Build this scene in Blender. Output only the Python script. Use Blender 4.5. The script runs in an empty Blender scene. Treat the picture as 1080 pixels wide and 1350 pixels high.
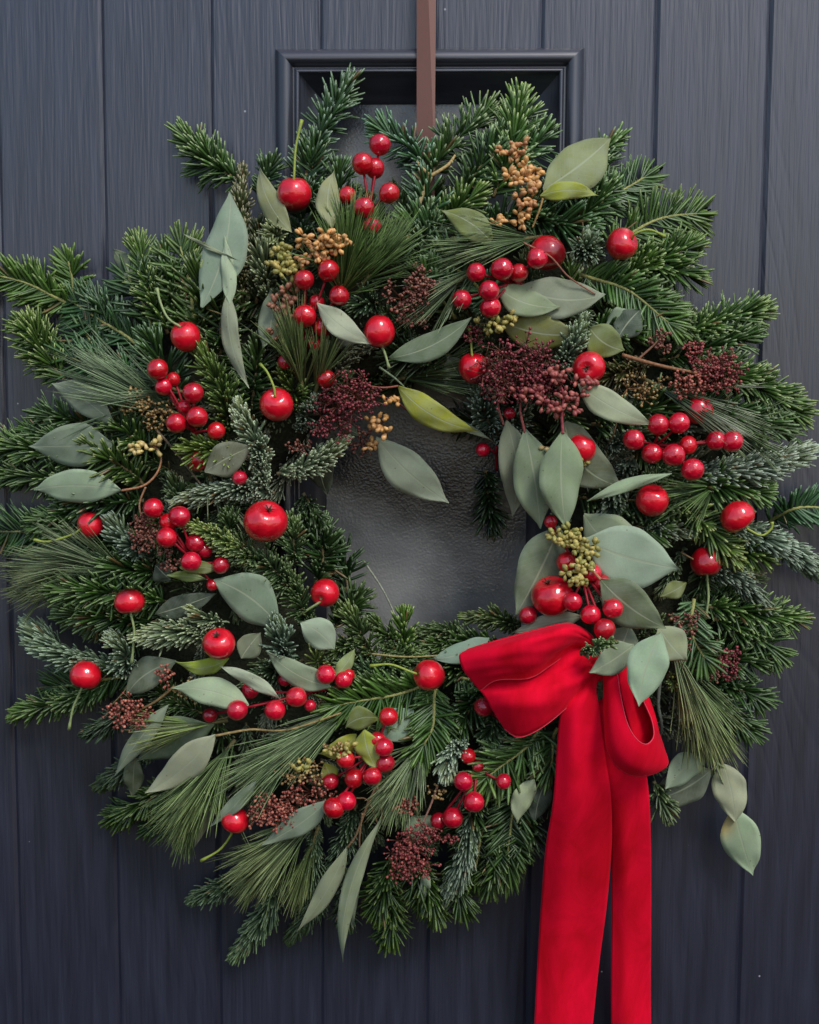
import bpy, math, random
import numpy as np
from mathutils import Vector, Matrix
random.seed(7)
rng = np.random.default_rng(7)
sc = bpy.context.scene

# ------------------------------------------------------------------ camera
FOC, DIST = 1550.0, 0.93
PITCH, YAW, ROLL = -0.0936, -0.0331, 0.0059
_cp, _sp, _cy, _sy = math.cos(PITCH), math.sin(PITCH), math.cos(YAW), math.sin(YAW)
F = np.array([_sy*_cp, _cy*_cp, _sp]); _R = np.array([_cy, -_sy, 0.0]); _U = np.cross(_R, F)
R2 = _R*math.cos(ROLL)+_U*math.sin(ROLL); U2 = -_R*math.sin(ROLL)+_U*math.cos(ROLL)
CAM = -F*DIST
cd = bpy.data.cameras.new('camera'); cam = bpy.data.objects.new('camera', cd)
sc.collection.objects.link(cam); sc.camera = cam
cd.sensor_fit = 'VERTICAL'; cd.sensor_height = 36.0; cd.sensor_width = 36.0
cd.lens = FOC/1350*36; cd.clip_start = 0.02; cd.clip_end = 100
cam.matrix_world = Matrix([[R2[i], U2[i], -F[i], CAM[i]] for i in range(3)]+[[0, 0, 0, 1]])

# ------------------------------------------------------------------ daylight: soft overcast sky and a weak broad sun
EL, RO = math.radians(48), math.radians(150)
w = bpy.data.worlds.new('World'); sc.world = w; w.use_nodes = True
nt = w.node_tree; nt.nodes.clear()
sky = nt.nodes.new('ShaderNodeTexSky'); sky.sky_type = 'NISHITA'; sky.sun_disc = False
sky.sun_elevation = EL; sky.sun_rotation = RO; sky.air_density = 1.0; sky.dust_density = 1.6; sky.ozone_density = 1.6
bg = nt.nodes.new('ShaderNodeBackground'); bg.inputs[1].default_value = 0.130
wo = nt.nodes.new('ShaderNodeOutputWorld')
nt.links.new(sky.outputs[0], bg.inputs[0]); nt.links.new(bg.outputs[0], wo.inputs[0])
sd = bpy.data.lights.new('sun', 'SUN'); sd.energy = 1.45; sd.angle = math.radians(18); sd.color = (1.0, 0.975, 0.945)
so = bpy.data.objects.new('sun', sd); sc.collection.objects.link(so)
sv = Vector((math.sin(RO)*math.cos(EL), math.cos(RO)*math.cos(EL), math.sin(EL)))
so.rotation_euler = sv.to_track_quat('Z', 'Y').to_euler()
sc.view_settings.view_transform = 'Standard'; sc.view_settings.look = 'None'
sc.view_settings.exposure = 0.32; sc.view_settings.gamma = 1.0
sc.cycles.max_bounces = 6; sc.cycles.diffuse_bounces = 3; sc.cycles.glossy_bounces = 3

# ------------------------------------------------------------------ helpers
def W(px, py, d):
    """world point d metres in front of the door plane, seen at photograph position px,py"""
    v = F*FOC + R2*(px-540.0) + U2*(675.0-py)
    t = (-d-CAM[1])/v[1]
    return CAM+v*t
S = DIST/FOC                                    # metres per photograph pixel on the door
CX, CY = 555.0, 690.0
def H(px, py):
    r = math.hypot(px-CX, py-CY)
    return 0.008+0.060*math.sqrt(max(0.0, 1-((r-318)/215.0)**2))

def srgb(r, g, b, k=1.0):
    f = lambda c: ((c/255+0.055)/1.055)**2.4 if c > 10 else c/255/12.92
    return np.array([f(r)*k, f(g)*k, f(b)*k, 1.0])

def link(name, data, parent=None):
    o = bpy.data.objects.new(name, data); sc.collection.objects.link(o)
    if parent is not None: o.parent = parent
    return o
def thing(name, label, cat, loc=(0, 0, 0), group=None):
    o = link(name, None); o.location = loc; o.empty_display_size = 0.02
    o['label'] = label; o['category'] = cat
    if group: o['group'] = group
    return o
def tag(o, label, cat, group=None):
    o['label'] = label; o['category'] = cat
    if group: o['group'] = group
    return o

def quads_mesh(name, V, Q, col=None, extra=None, mats=(), smooth=True):
    """mesh from numpy: V (n,3), Q (m,4) or list of polygons"""
    me = bpy.data.meshes.new(name)
    if isinstance(Q, np.ndarray):
        k = Q.shape[1]
        me.vertices.add(len(V)); me.vertices.foreach_set('co', np.ascontiguousarray(V, dtype=np.float32).ravel())
        me.loops.add(Q.size); me.loops.foreach_set('vertex_index', np.ascontiguousarray(Q, dtype=np.int32).ravel())
        me.polygons.add(len(Q)); me.polygons.foreach_set('loop_start', np.arange(0, Q.size, k, dtype=np.int32))
    else:
        me.from_pydata([tuple(v) for v in V], [], Q)
    me.update(calc_edges=True); me.validate()
    if smooth: me.polygons.foreach_set('use_smooth', np.ones(len(me.polygons), dtype=bool))
    if col is not None:
        a = me.color_attributes.new('col', 'FLOAT_COLOR', 'POINT')
        a.data.foreach_set('color', np.ascontiguousarray(np.broadcast_to(col, (len(V), 4)), dtype=np.float32).ravel())
    if extra is not None:
        a = me.attributes.new('lv', 'FLOAT_VECTOR', 'POINT')
        a.data.foreach_set('vector', np.ascontiguousarray(extra, dtype=np.float32).ravel())
    for m in mats: me.materials.append(m)
    return me

def nrm(v):
    v = np.asarray(v, dtype=float); return v/np.maximum(np.linalg.norm(v, axis=-1, keepdims=True), 1e-9)

def spline(P, n):
    """Catmull-Rom through control points P along axis 0"""
    P = np.asarray(P, dtype=float); m = len(P)
    if m == 2: 
        t = np.linspace(0, 1, n).reshape((-1,)+(1,)*(P.ndim-1)); return P[0]*(1-t)+P[1]*t
    E = np.concatenate([[2*P[0]-P[1]], P, [2*P[-1]-P[-2]]])
    out = []
    for s in np.linspace(0, m-1-1e-9, n):
        i = int(s); t = s-i; a, b, c, d = E[i], E[i+1], E[i+2], E[i+3]
        out.append(0.5*((2*b)+(-a+c)*t+(2*a-5*b+4*c-d)*t*t+(-a+3*b-3*c+d)*t**3))
    return np.array(out)

def tube_arrays(P, rad, k=6):
    P = np.asarray(P); n = len(P); rad = np.broadcast_to(rad, (n,))
    T = nrm(np.gradient(P, axis=0)); ref = np.array([0.3, -1, 0.2]); 
    A = nrm(np.cross(T, ref)); B = np.cross(T, A)
    th = np.linspace(0, 2*np.pi, k, endpoint=False)
    V = (P[:, None]+rad[:, None, None]*(A[:, None]*np.cos(th)[None, :, None]+B[:, None]*np.sin(th)[None, :, None])).reshape(-1, 3)
    Q = []
    for i in range(n-1):
        for j in range(k):
            a = i*k+j; b = i*k+(j+1) % k; Q.append((a, b, b+k, a+k))
    return V, Q, [tuple(range(k))[::-1], tuple(range((n-1)*k, n*k))]
class MB:
    def __init__(s): s.V = []; s.F = []; s.C = []; s.n = 0
    def add(s, V, Fc, col=(1, 1, 1, 1)):
        V = np.asarray(V); s.V.append(V); s.F += [tuple(i+s.n for i in f) for f in Fc]
        s.C.append(np.broadcast_to(np.asarray(col, dtype=float), (len(V), 4))); s.n += len(V)
    def tube(s, P, rad, k=6, col=(1, 1, 1, 1)):
        V, Q, caps = tube_arrays(P, rad, k); s.add(V, Q+caps, col)
    def mesh(s, name, mat):
        return quads_mesh(name, np.concatenate(s.V), s.F, np.concatenate(s.C), mats=(mat,))

# ------------------------------------------------------------------ materials
def mat(name):
    m = bpy.data.materials.new(name); m.use_nodes = True
    t = m.node_tree; return m, t, t.nodes['Principled BSDF'], t.nodes.new, t.links.new
def attr_mat(name, rough, spec=0.5, noise=0.25, nscale=300, bump=0.0, coat=0, sheen=0, trans=0):
    m, t, p, N, L = mat(name)
    a = N('ShaderNodeAttribute'); a.attribute_name = 'col'
    tc = N('ShaderNodeTexCoord'); no = N('ShaderNodeTexNoise'); no.inputs['Scale'].default_value = nscale; no.inputs['Detail'].default_value = 3
    L(tc.outputs['Object'], no.inputs['Vector'])
    mr = N('ShaderNodeMapRange'); mr.inputs[1].default_value = 0.3; mr.inputs[2].default_value = 0.7
    mr.inputs[3].default_value = 1-noise; mr.inputs[4].default_value = 1+noise
    L(no.outputs[0], mr.inputs[0])
    mx = N('ShaderNodeVectorMath'); mx.operation = 'SCALE'; L(a.outputs['Color'], mx.inputs[0]); L(mr.outputs[0], mx.inputs['Scale'])
    L(mx.outputs[0], p.inputs['Base Color'])
    p.inputs['Roughness'].default_value = rough; p.inputs['Specular IOR Level'].default_value = spec
    p.inputs['Coat Weight'].default_value = coat; p.inputs['Coat Roughness'].default_value = 0.08
    if sheen: p.inputs['Sheen Weight'].default_value = sheen
    if bump:
        b = N('ShaderNodeBump'); b.inputs['Strength'].default_value = bump; b.inputs['Distance'].default_value = 0.0005
        L(no.outputs[0], b.inputs['Height']); L(b.outputs[0], p.inputs['Normal'])
    return m
M_need = attr_mat('fir needle', 0.36, 0.6, 0.18, 500)
M_twig = attr_mat('twig bark', 0.75, 0.3, 0.35, 600, 0.5)
M_bud = attr_mat('flower bud', 0.42, 0.4, 0.25, 500)
M_stem = attr_mat('fruit stalk', 0.5, 0.4, 0.2, 400, 0.2)

def leaf_material():
    m, t, p, N, L = mat('eucalyptus leaf')
    a = N('ShaderNodeAttribute'); a.attribute_name = 'col'
    l = N('ShaderNodeAttribute'); l.attribute_name = 'lv'
    sx = N('ShaderNodeSeparateXYZ'); L(l.outputs['Vector'], sx.inputs[0])
    ab = N('ShaderNodeMath'); ab.operation = 'ABSOLUTE'; L(sx.outputs[1], ab.inputs[0])
    # midrib
    rib = N('ShaderNodeMapRange'); rib.inputs[1].default_value = 0.018; rib.inputs[2].default_value = 0.06; rib.inputs[3].default_value = 1; rib.inputs[4].default_value = 0
    L(ab.outputs[0], rib.inputs[0])
    # side veins
    def mth(op, x, y=None):
        n = N('ShaderNodeMath'); n.operation = op
        for i, q in enumerate((x, y)):
            if q is None: continue
            if isinstance(q, (int, float)): n.inputs[i].default_value = q
            else: L(q, n.inputs[i])
        return n.outputs[0]
    tc = N('ShaderNodeTexCoord'); no = N('ShaderNodeTexNoise'); no.inputs['Scale'].default_value = 90; no.inputs['Detail'].default_value = 4
    L(tc.outputs['Object'], no.inputs['Vector'])
    ph = mth('SUBTRACT', mth('MULTIPLY', sx.outputs[0], 15.0), mth('MULTIPLY', ab.outputs[0], 3.6))
    ph = mth('ADD', ph, mth('MULTIPLY', no.outputs[0], 1.0))
    fr = mth('ABSOLUTE', mth('SUBTRACT', mth('FRACT', ph), 0.5))
    vein = N('ShaderNodeMapRange'); vein.inputs[1].default_value = 0.0; vein.inputs[2].default_value = 0.09; vein.inputs[3].default_value = 0.35; vein.inputs[4].default_value = 0
    L(fr, vein.inputs[0])
    vv = mth('MAXIMUM', mth('MULTIPLY', rib.outputs[0], 0.75), mth('MULTIPLY', vein.outputs[0], 0.42))
    edge = N('ShaderNodeMapRange'); edge.inputs[1].default_value = 0.955; edge.inputs[2].default_value = 1.0; edge.inputs[3].default_value = 0; edge.inputs[4].default_value = 0.22
    L(ab.outputs[0], edge.inputs[0]); vv = mth('MAXIMUM', vv, edge.outputs[0])
    big = N('ShaderNodeTexNoise'); big.inputs['Scale'].default_value = 38; L(tc.outputs['Object'], big.inputs['Vector'])
    mr = N('ShaderNodeMapRange'); mr.inputs[1].default_value = 0.3; mr.inputs[2].default_value = 0.7; mr.inputs[3].default_value = 0.8; mr.inputs[4].default_value = 1.18
    L(big.outputs[0], mr.inputs[0])
    fine = N('ShaderNodeTexNoise'); fine.inputs['Scale'].default_value = 900; L(tc.outputs['Object'], fine.inputs['Vector'])
    sc2 = mth('MULTIPLY', mr.outputs[0], mth('ADD', mth('MULTIPLY', fine.outputs[0], 0.22), 0.89))
    v = N('ShaderNodeVectorMath'); v.operation = 'SCALE'; L(a.outputs['Color'], v.inputs[0]); L(sc2, v.inputs['Scale'])
    lt = N('ShaderNodeMix'); lt.data_type = 'RGBA'; L(vv, lt.inputs['Factor']); L(v.outputs[0], lt.inputs['A'])
    lt.inputs['B'].default_value = (0.42, 0.46, 0.30, 1)
    # dry brown flecks, and a duller bloom in patches
    vo = N('ShaderNodeTexVoronoi'); vo.inputs['Scale'].default_value = 330; L(tc.outputs['Object'], vo.inputs['Vector'])
    sp_ = mth('LESS_THAN', vo.outputs['Distance'], 0.20); cs = N('ShaderNodeSeparateColor'); L(vo.outputs['Color'], cs.inputs[0])
    sp_ = mth('MULTIPLY', sp_, mth('GREATER_THAN', cs.outputs[0], 0.93))
    fk = N('ShaderNodeMix'); fk.data_type = 'RGBA'; L(mth('MULTIPLY', sp_, 0.55), fk.inputs['Factor']); L(lt.outputs['Result'], fk.inputs['A']); fk.inputs['B'].default_value = (0.10, 0.075, 0.035, 1)
    bl = N('ShaderNodeTexNoise'); bl.inputs['Scale'].default_value = 120; bl.inputs['Detail'].default_value = 5; L(tc.outputs['Object'], bl.inputs['Vector'])
    br_ = N('ShaderNodeMapRange'); br_.inputs[1].default_value = 0.35; br_.inputs[2].default_value = 0.7; br_.inputs[3].default_value = 0.0; br_.inputs[4].default_value = 0.35; L(bl.outputs[0], br_.inputs[0])
    fb = N('ShaderNodeMix'); fb.data_type = 'RGBA'; L(br_.outputs[0], fb.inputs['Factor']); L(fk.outputs['Result'], fb.inputs['A']); fb.inputs['B'].default_value = (0.34, 0.38, 0.30, 1)
    lt = fb
    L(lt.outputs['Result'], p.inputs['Base Color'])
    p.inputs['Roughness'].default_value = 0.72; p.inputs['Specular IOR Level'].default_value = 0.22
    b = N('ShaderNodeBump'); b.inputs['Strength'].default_value = 0.25; b.inputs['Distance'].default_value = 0.0004
    L(mth('ADD', vv, mth('MULTIPLY', no.outputs[0], 0.6)), b.inputs['Height']); L(b.outputs[0], p.inputs['Normal'])
    tr = N('ShaderNodeBsdfTranslucent'); L(lt.outputs['Result'], tr.inputs[0])
    ms = N('ShaderNodeMixShader'); ms.inputs[0].default_value = 0.12
    L(p.outputs[0], ms.inputs[1]); L(tr.outputs[0], ms.inputs[2]); L(ms.outputs[0], t.nodes['Material Output'].inputs[0])
    return m
M_leaf = leaf_material()

def fruit_material(name, c0, c1, rough, mott, scale=60):
    m, t, p, N, L = mat(name)
    a = N('ShaderNodeAttribute'); a.attribute_name = 'col'
    tc = N('ShaderNodeTexCoord'); no = N('ShaderNodeTexNoise'); no.inputs['Scale'].default_value = scale; no.inputs['Detail'].default_value = 3
    L(tc.outputs['Object'], no.inputs['Vector'])
    r = N('ShaderNodeValToRGB'); r.color_ramp.elements[0].position = 0.33; r.color_ramp.elements[1].position = 0.62
    r.color_ramp.elements[0].color = c0; r.color_ramp.elements[1].color = c1
    L(no.outputs[0], r.inputs[0])
    mx = N('ShaderNodeMix'); mx.data_type = 'RGBA'; mx.blend_type = 'MULTIPLY'; mx.inputs['Factor'].default_value = 1
    L(r.outputs[0], mx.inputs['A']); L(a.outputs['Color'], mx.inputs['B']); L(mx.outputs['Result'], p.inputs['Base Color'])
    p.inputs['Roughness'].default_value = rough; p.inputs['Coat Weight'].default_value = 1.0; p.inputs['Coat Roughness'].default_value = 0.035
    p.inputs['Subsurface Weight'].default_value = 0.0
    n2 = N('ShaderNodeTexNoise'); n2.inputs['Scale'].default_value = mott; L(tc.outputs['Object'], n2.inputs['Vector'])
    b = N('ShaderNodeBump'); n2.inputs['Detail'].default_value = 2.5; n2.inputs['Roughness'].default_value = 0.6
    b.inputs['Strength'].default_value = 0.75; b.inputs['Distance'].default_value = 0.0011
    L(n2.outputs[0], b.inputs['Height']); L(b.outputs[0], p.inputs['Normal']); L(b.outputs[0], p.inputs['Coat Normal'])
    return m
M_fruit = fruit_material('lacquered red fruit', (0.42, 0.003, 0.010, 1), (0.82, 0.008, 0.026, 1), 0.3, 120)
M_berry = fruit_material('lacquered red berry', (0.44, 0.003, 0.014, 1), (0.80, 0.008, 0.038, 1), 0.28, 220, 110)

def velvet_material():
    m, t, p, N, L = mat('red velvet')
    tc = N('ShaderNodeTexCoord'); mp = N('ShaderNodeMapping'); mp.inputs['Scale'].default_value = (1, 1, 0.35)
    L(tc.outputs['Object'], mp.inputs[0])
    no = N('ShaderNodeTexNoise'); no.inputs['Scale'].default_value = 30; no.inputs['Detail'].default_value = 7; no.inputs['Roughness'].default_value = 0.62; no.inputs['Distortion'].default_value = 0.8
    L(mp.outputs[0], no.inputs['Vector'])
    fi = N('ShaderNodeTexNoise'); fi.inputs['Scale'].default_value = 1500; L(tc.outputs['Object'], fi.inputs['Vector'])
    r = N('ShaderNodeValToRGB'); r.color_ramp.elements[0].position = 0.3; r.color_ramp.elements[1].position = 0.72
    r.color_ramp.elements[0].color = (0.50, 0.0014, 0.009, 1); r.color_ramp.elements[1].color = (0.93, 0.003, 0.036, 1)
    L(no.outputs[0], r.inputs[0]); L(r.outputs[0], p.inputs['Base Color'])
    p.inputs['Roughness'].default_value = 0.9; p.inputs['Specular IOR Level'].default_value = 0.1
    p.inputs['Sheen Weight'].default_value = 0.6; p.inputs['Sheen Roughness'].default_value = 0.35; p.inputs['Sheen Tint'].default_value = (1, 0.05, 0.09, 1)
    b = N('ShaderNodeBump'); b.inputs['Strength'].default_value = 0.25; b.inputs['Distance'].default_value = 0.0003
    L(fi.outputs[0], b.inputs['Height']); L(b.outputs[0], p.inputs['Normal'])
    return m
M_velvet = velvet_material()
M_selv, _t, _p, _N, _L = mat('ribbon selvedge')
_p.inputs['Base Color'].default_value = (0.80, 0.045, 0.085, 1); _p.inputs['Roughness'].default_value = 0.85

def door_material(name, c, rough, horizontal=False, strength=0.5):
    m, t, p, N, L = mat(name)
    tc = N('ShaderNodeTexCoord'); oi = N('ShaderNodeObjectInfo')
    ad = N('ShaderNodeVectorMath'); ad.operation = 'ADD'; L(tc.outputs['Object'], ad.inputs[0])
    rv = N('ShaderNodeVectorMath'); rv.operation = 'SCALE'; L(oi.outputs['Random'], rv.inputs['Scale']); rv.inputs[0].default_value = (3.1, 1.7, 9.3)
    L(rv.outputs[0], ad.inputs[1])
    def noise(sc3, scale, detail=4, dist=0.0):
        mp = N('ShaderNodeMapping'); mp.inputs['Scale'].default_value = sc3; L(ad.outputs[0], mp.inputs[0])
        n = N('ShaderNodeTexNoise'); n.inputs['Scale'].default_value = scale; n.inputs['Detail'].default_value = detail; n.inputs['Distortion'].default_value = dist
        L(mp.outputs[0], n.inputs['Vector']); return n.outputs[0], mp
    s = (0.045, 1, 1) if horizontal else (1, 1, 0.045)
    g1, _ = noise(s, 420, 3)
    g2, _ = noise((0.12, 1, 1) if horizontal else (1, 1, 0.12), 90, 3, 0.5)
    # cathedral rings: bands of a stretched distance field
    mp = N('ShaderNodeMapping'); mp.inputs['Scale'].default_value = (0.1, 1, 1) if horizontal else (1, 1, 0.16); L(ad.outputs[0], mp.inputs[0])
    n0 = N('ShaderNodeTexNoise'); n0.inputs['Scale'].default_value = 9; n0.inputs['Detail'].default_value = 1; L(mp.outputs[0], n0.inputs['Vector'])
    mu = N('ShaderNodeMath'); mu.operation = 'MULTIPLY'; mu.inputs[1].default_value = 26; L(n0.outputs[0], mu.inputs[0])
    fr = N('ShaderNodeMath'); fr.operation = 'PINGPONG'; fr.inputs[1].default_value = 0.5; L(mu.outputs[0], fr.inputs[0])
    sm = N('ShaderNodeMapRange'); sm.interpolation_type = 'SMOOTHSTEP'; sm.inputs[1].default_value = 0.0; sm.inputs[2].default_value = 0.2; sm.inputs[3].default_value = 0; sm.inputs[4].default_value = 1
    L(fr.outputs[0], sm.inputs[0])
    def comb(x, kx, y, ky):
        a = N('ShaderNodeMath'); a.operation = 'MULTIPLY'; a.inputs[1].default_value = kx; L(x, a.inputs[0])
        b = N('ShaderNodeMath'); b.operation = 'MULTIPLY_ADD'; b.inputs[1].default_value = ky; L(y, b.inputs[0]); L(a.outputs[0], b.inputs[2]); return b.outputs[0]
    h = comb(comb(g1, 0.9, g2, 0.8) , 1.0, sm.outputs[0], 0.15)
    b = N('ShaderNodeBump'); b.inputs['Strength'].default_value = strength*1.0; b.inputs['Distance'].default_value = 0.0013
    L(h, b.inputs['Height']); L(b.outputs[0], p.inputs['Normal'])
    # colour: faint chalking along the grain, dust specks
    r = N('ShaderNodeValToRGB'); r.color_ramp.elements[0].position = 0.32; r.color_ramp.elements[1].position = 0.72
    r.color_ramp.elements[0].color = (c[0]*0.7, c[1]*0.7, c[2]*0.72, 1); r.color_ramp.elements[1].color = (c[0]*1.6, c[1]*1.6, c[2]*1.5, 1)
    gc, _ = noise((0.08, 1, 1) if horizontal else (1, 1, 0.08), 130, 4, 0.3)
    L(gc, r.inputs[0])
    vo = N('ShaderNodeTexVoronoi'); vo.inputs['Scale'].default_value = 55; vo.inputs['Randomness'].default_value = 1; L(ad.outputs[0], vo.inputs['Vector'])
    lt = N('ShaderNodeMath'); lt.operation = 'LESS_THAN'; lt.inputs[1].default_value = 0.045; L(vo.outputs['Distance'], lt.inputs[0])
    wn = N('ShaderNodeSeparateColor'); L(vo.outputs['Color'], wn.inputs[0])
    gt = N('ShaderNodeMath'); gt.operation = 'GREATER_THAN'; gt.inputs[1].default_value = 0.88; L(wn.outputs[0], gt.inputs[0])
    mm = N('ShaderNodeMath'); mm.operation = 'MULTIPLY'; L(lt.outputs[0], mm.inputs[0]); L(gt.outputs[0], mm.inputs[1])
    mx = N('ShaderNodeMix'); mx.data_type = 'RGBA'; L(mm.outputs[0], mx.inputs['Factor']); L(r.outputs[0], mx.inputs['A']); mx.inputs['B'].default_value = (0.32, 0.33, 0.36, 1)
    L(mx.outputs['Result'], p.inputs['Base Color'])
    p.inputs['Roughness'].default_value = rough; p.inputs['Specular IOR Level'].default_value = 0.9; p.inputs['Coat Weight'].default_value = 0.5; p.inputs['Coat Roughness'].default_value = 0.32; L(b.outputs[0], p.inputs['Coat Normal'])
    return m
M_door = door_material('dark blue woodgrain door', (0.0155, 0.0175, 0.0335), 0.39)
M_mould = door_material('dark blue moulding', (0.022, 0.024, 0.036), 0.38, True, 0.12)
M_mouldv = door_material('dark blue moulding upright', (0.022, 0.024, 0.036), 0.38, False, 0.12)

def glass_material():
    m, t, p, N, L = mat('pebbled obscure glass')
    tc = N('ShaderNodeTexCoord')
    n = N('ShaderNodeTexNoise'); n.inputs['Scale'].default_value = 480; n.inputs['Detail'].default_value = 2; L(tc.outputs['Object'], n.inputs['Vector'])
    v = N('ShaderNodeTexVoronoi'); v.feature = 'SMOOTH_F1'; v.inputs['Scale'].default_value = 560; L(tc.outputs['Object'], v.inputs['Vector'])
    a = N('ShaderNodeMath'); a.operation = 'MULTIPLY_ADD'; a.inputs[1].default_value = 0.8; L(v.outputs['Distance'], a.inputs[0]); L(n.outputs[0], a.inputs[2])
    b = N('ShaderNodeBump'); b.inputs['Strength'].default_value = 0.30; b.inputs['Distance'].default_value = 0.0008
    L(a.outputs[0], b.inputs['Height']); L(b.outputs[0], p.inputs['Normal'])
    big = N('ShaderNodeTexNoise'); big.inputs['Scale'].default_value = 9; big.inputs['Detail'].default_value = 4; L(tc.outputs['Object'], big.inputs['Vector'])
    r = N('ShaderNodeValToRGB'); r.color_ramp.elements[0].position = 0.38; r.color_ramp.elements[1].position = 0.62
    r.color_ramp.elements[0].color = (0.030, 0.033, 0.038, 1); r.color_ramp.elements[1].color = (0.25, 0.255, 0.245, 1)  # cloudy reflections painted into the pane colour as uneven dark and pale grey
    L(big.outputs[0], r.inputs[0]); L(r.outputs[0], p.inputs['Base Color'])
    p.inputs['Roughness'].default_value = 0.17; p.inputs['IOR'].default_value = 1.5
    return m
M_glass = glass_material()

# ------------------------------------------------------------------ the door
door = thing('front_door', 'dark navy wood-grain front door with a small moulded glass window behind the wreath', 'door', (0, 0, -1.0))
def dpart(name, me):
    o = link(name, me, door); o.matrix_parent_inverse = Matrix.Translation((0, 0, 1.0)); return o
grooves = []
for (x, y) in ((-130, 400), (2, 350), (141, 450), (281.5, 450), (422.5, 450), (567, 675), (704, 675), (857, 400), (1003, 400), (1150, 400)):
    grooves.append(W(x, y, 0)[0])
grooves = [grooves[0]-.170, grooves[0]-.085]+grooves+[grooves[-1]+.085, grooves[-1]+.170]      # the door goes on past the frame
WX0, WX1 = W(364, 120, 0)[0], W(769, 120, 0)[0]
WZ1 = W(565, 66, 0)[2]; WZ0 = W(565, 985, 0)[2]
ZT, ZB = 0.62, -0.75
inx0, inx1, inz0, inz1 = WX0+0.006, WX1-0.006, WZ0+0.006, WZ1-0.006
for i in range(len(grooves)-1):
    a, b = grooves[i], grooves[i+1]; g = 0.0027; dp = 0.0019
    m = MB()
    def strip(x0, x1, z0, z1, y0=0.0, y1=0.0):
        m.add([(x0, y0, z0), (x1, y1, z0), (x1, y1, z1), (x0, y0, z1)], [(0, 1, 2, 3)])
    def zspans(x0, x1):                          # planks are cut where the window sits
        if x1 <= inx0 or x0 >= inx1: return [(ZB, ZT)]
        return [(ZB, inz0), (inz1, ZT)]
    xs = sorted({a+g, b-g, *[x for x in (inx0, inx1) if a+g < x < b-g]})
    for x0, x1 in zip(xs[:-1], xs[1:]):
        for z0, z1 in zspans(x0+1e-5, x1-1e-5): strip(x0, x1, z0, z1)
    for z0, z1 in zspans(a, a+g): strip(a, a+g, z0, z1, dp, 0)
    for z0, z1 in zspans(b-g, b): strip(b-g, b, z0, z1, 0, dp)
    dpart('plank', m.mesh('plank', M_door)).data.polygons.foreach_set('use_smooth', [False]*len(m.F))
# moulding: one rail per side, mitred, profile swept inwards from the outer edge
prof = [(0.0, 0.0015), (0.0, -0.0035), (0.0015, -0.0075), (0.004, -0.0105), (0.007, -0.0118), (0.010, -0.0112), (0.0125, -0.0085), (0.0132, -0.0060), (0.0152, -0.0060),
        (0.0158, -0.0082), (0.0172, -0.0092), (0.0186, -0.0082), (0.0192, -0.0060), (0.0200, -0.0050), (0.0255, 0.0015), (0.0330, 0.0075), (0.0372, 0.0095), (0.0378, 0.0125)]
cor = [(WX0, WZ1, 1, -1), (WX1, WZ1, -1, -1), (WX1, WZ0, -1, 1), (WX0, WZ0, 1, 1)]
for k in range(4):
    c0, c1 = cor[k], cor[(k+1) % 4]; m = MB(); V = []
    for u, y in prof:
        V += [(c0[0]+c0[2]*u, y, c0[1]+c0[3]*u), (c1[0]+c1[2]*u, y, c1[1]+c1[3]*u)]
    m.add(V, [(2*i, 2*i+1, 2*i+3, 2*i+2) for i in range(len(prof)-1)])
    dpart('moulding_rail', m.mesh('moulding_rail', M_mould if k % 2 == 0 else M_mouldv)).data.polygons.foreach_set('use_smooth', [True]*len(m.F))
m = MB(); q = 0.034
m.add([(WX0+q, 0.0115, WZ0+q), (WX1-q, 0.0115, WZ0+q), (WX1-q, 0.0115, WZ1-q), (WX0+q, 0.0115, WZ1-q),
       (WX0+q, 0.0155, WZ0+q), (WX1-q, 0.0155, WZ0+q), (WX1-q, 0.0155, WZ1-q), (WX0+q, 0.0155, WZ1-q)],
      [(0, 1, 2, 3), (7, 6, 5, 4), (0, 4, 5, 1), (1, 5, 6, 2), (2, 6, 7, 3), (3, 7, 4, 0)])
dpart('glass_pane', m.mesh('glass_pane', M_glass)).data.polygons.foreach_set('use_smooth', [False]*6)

# ------------------------------------------------------------------ hanger strap
M_strap, t, p, N, L = mat('brown strap')
p.inputs['Base Color'].default_value = (0.20, 0.090, 0.066, 1); p.inputs['Roughness'].default_value = 0.5
no = N('ShaderNodeTexNoise'); no.inputs['Scale'].default_value = 700; b = N('ShaderNodeBump'); b.inputs['Strength'].default_value = 0.15; b.inputs['Distance'].default_value = 0.0004
L(no.outputs[0], b.inputs['Height']); L(b.outputs[0], p.inputs['Normal'])
m = MB()
L0, R0, L1, R1 = W(549.5, 0, 0.014), W(575, 0, 0.014), W(549.5, 215, 0.016), W(573, 215, 0.020)
top = 0.62; k = (top-L1[2])/(L0[2]-L1[2])
Lt, Rt = L1+(L0-L1)*k, R1+(R0-R1)*k; Lb, Rb = W(551, 300, 0.03), W(573, 300, 0.03)
fr_ = [Lt, Rt, R1, L1, Rb, Lb]; th = np.array([0, 0.0012, 0])
m.add([*fr_, *[v+th for v in fr_]], [(0, 3, 2, 1), (3, 5, 4, 2), (6, 7, 8, 9), (9, 8, 10, 11), (0, 6, 9, 3), (3, 9, 11, 5), (1, 2, 8, 7), (2, 4, 10, 8), (0, 1, 7, 6)])
o = link('wreath_hanger', m.mesh('wreath_hanger', M_strap)); o.data.polygons.foreach_set('use_smooth', [False]*9)
tag(o, 'flat brown strap hanging down the middle of the door to hold the wreath', 'wreath hanger')

# ------------------------------------------------------------------ needle foliage
def frames(P):
    T = nrm(np.gradient(P, axis=0)); N0 = np.array([0.0, -1.0, 0.0])
    Bn = nrm(np.cross(T, N0)+np.array([1e-6, 0, 0])); Nn = np.cross(Bn, T); return T, Bn, Nn

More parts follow.
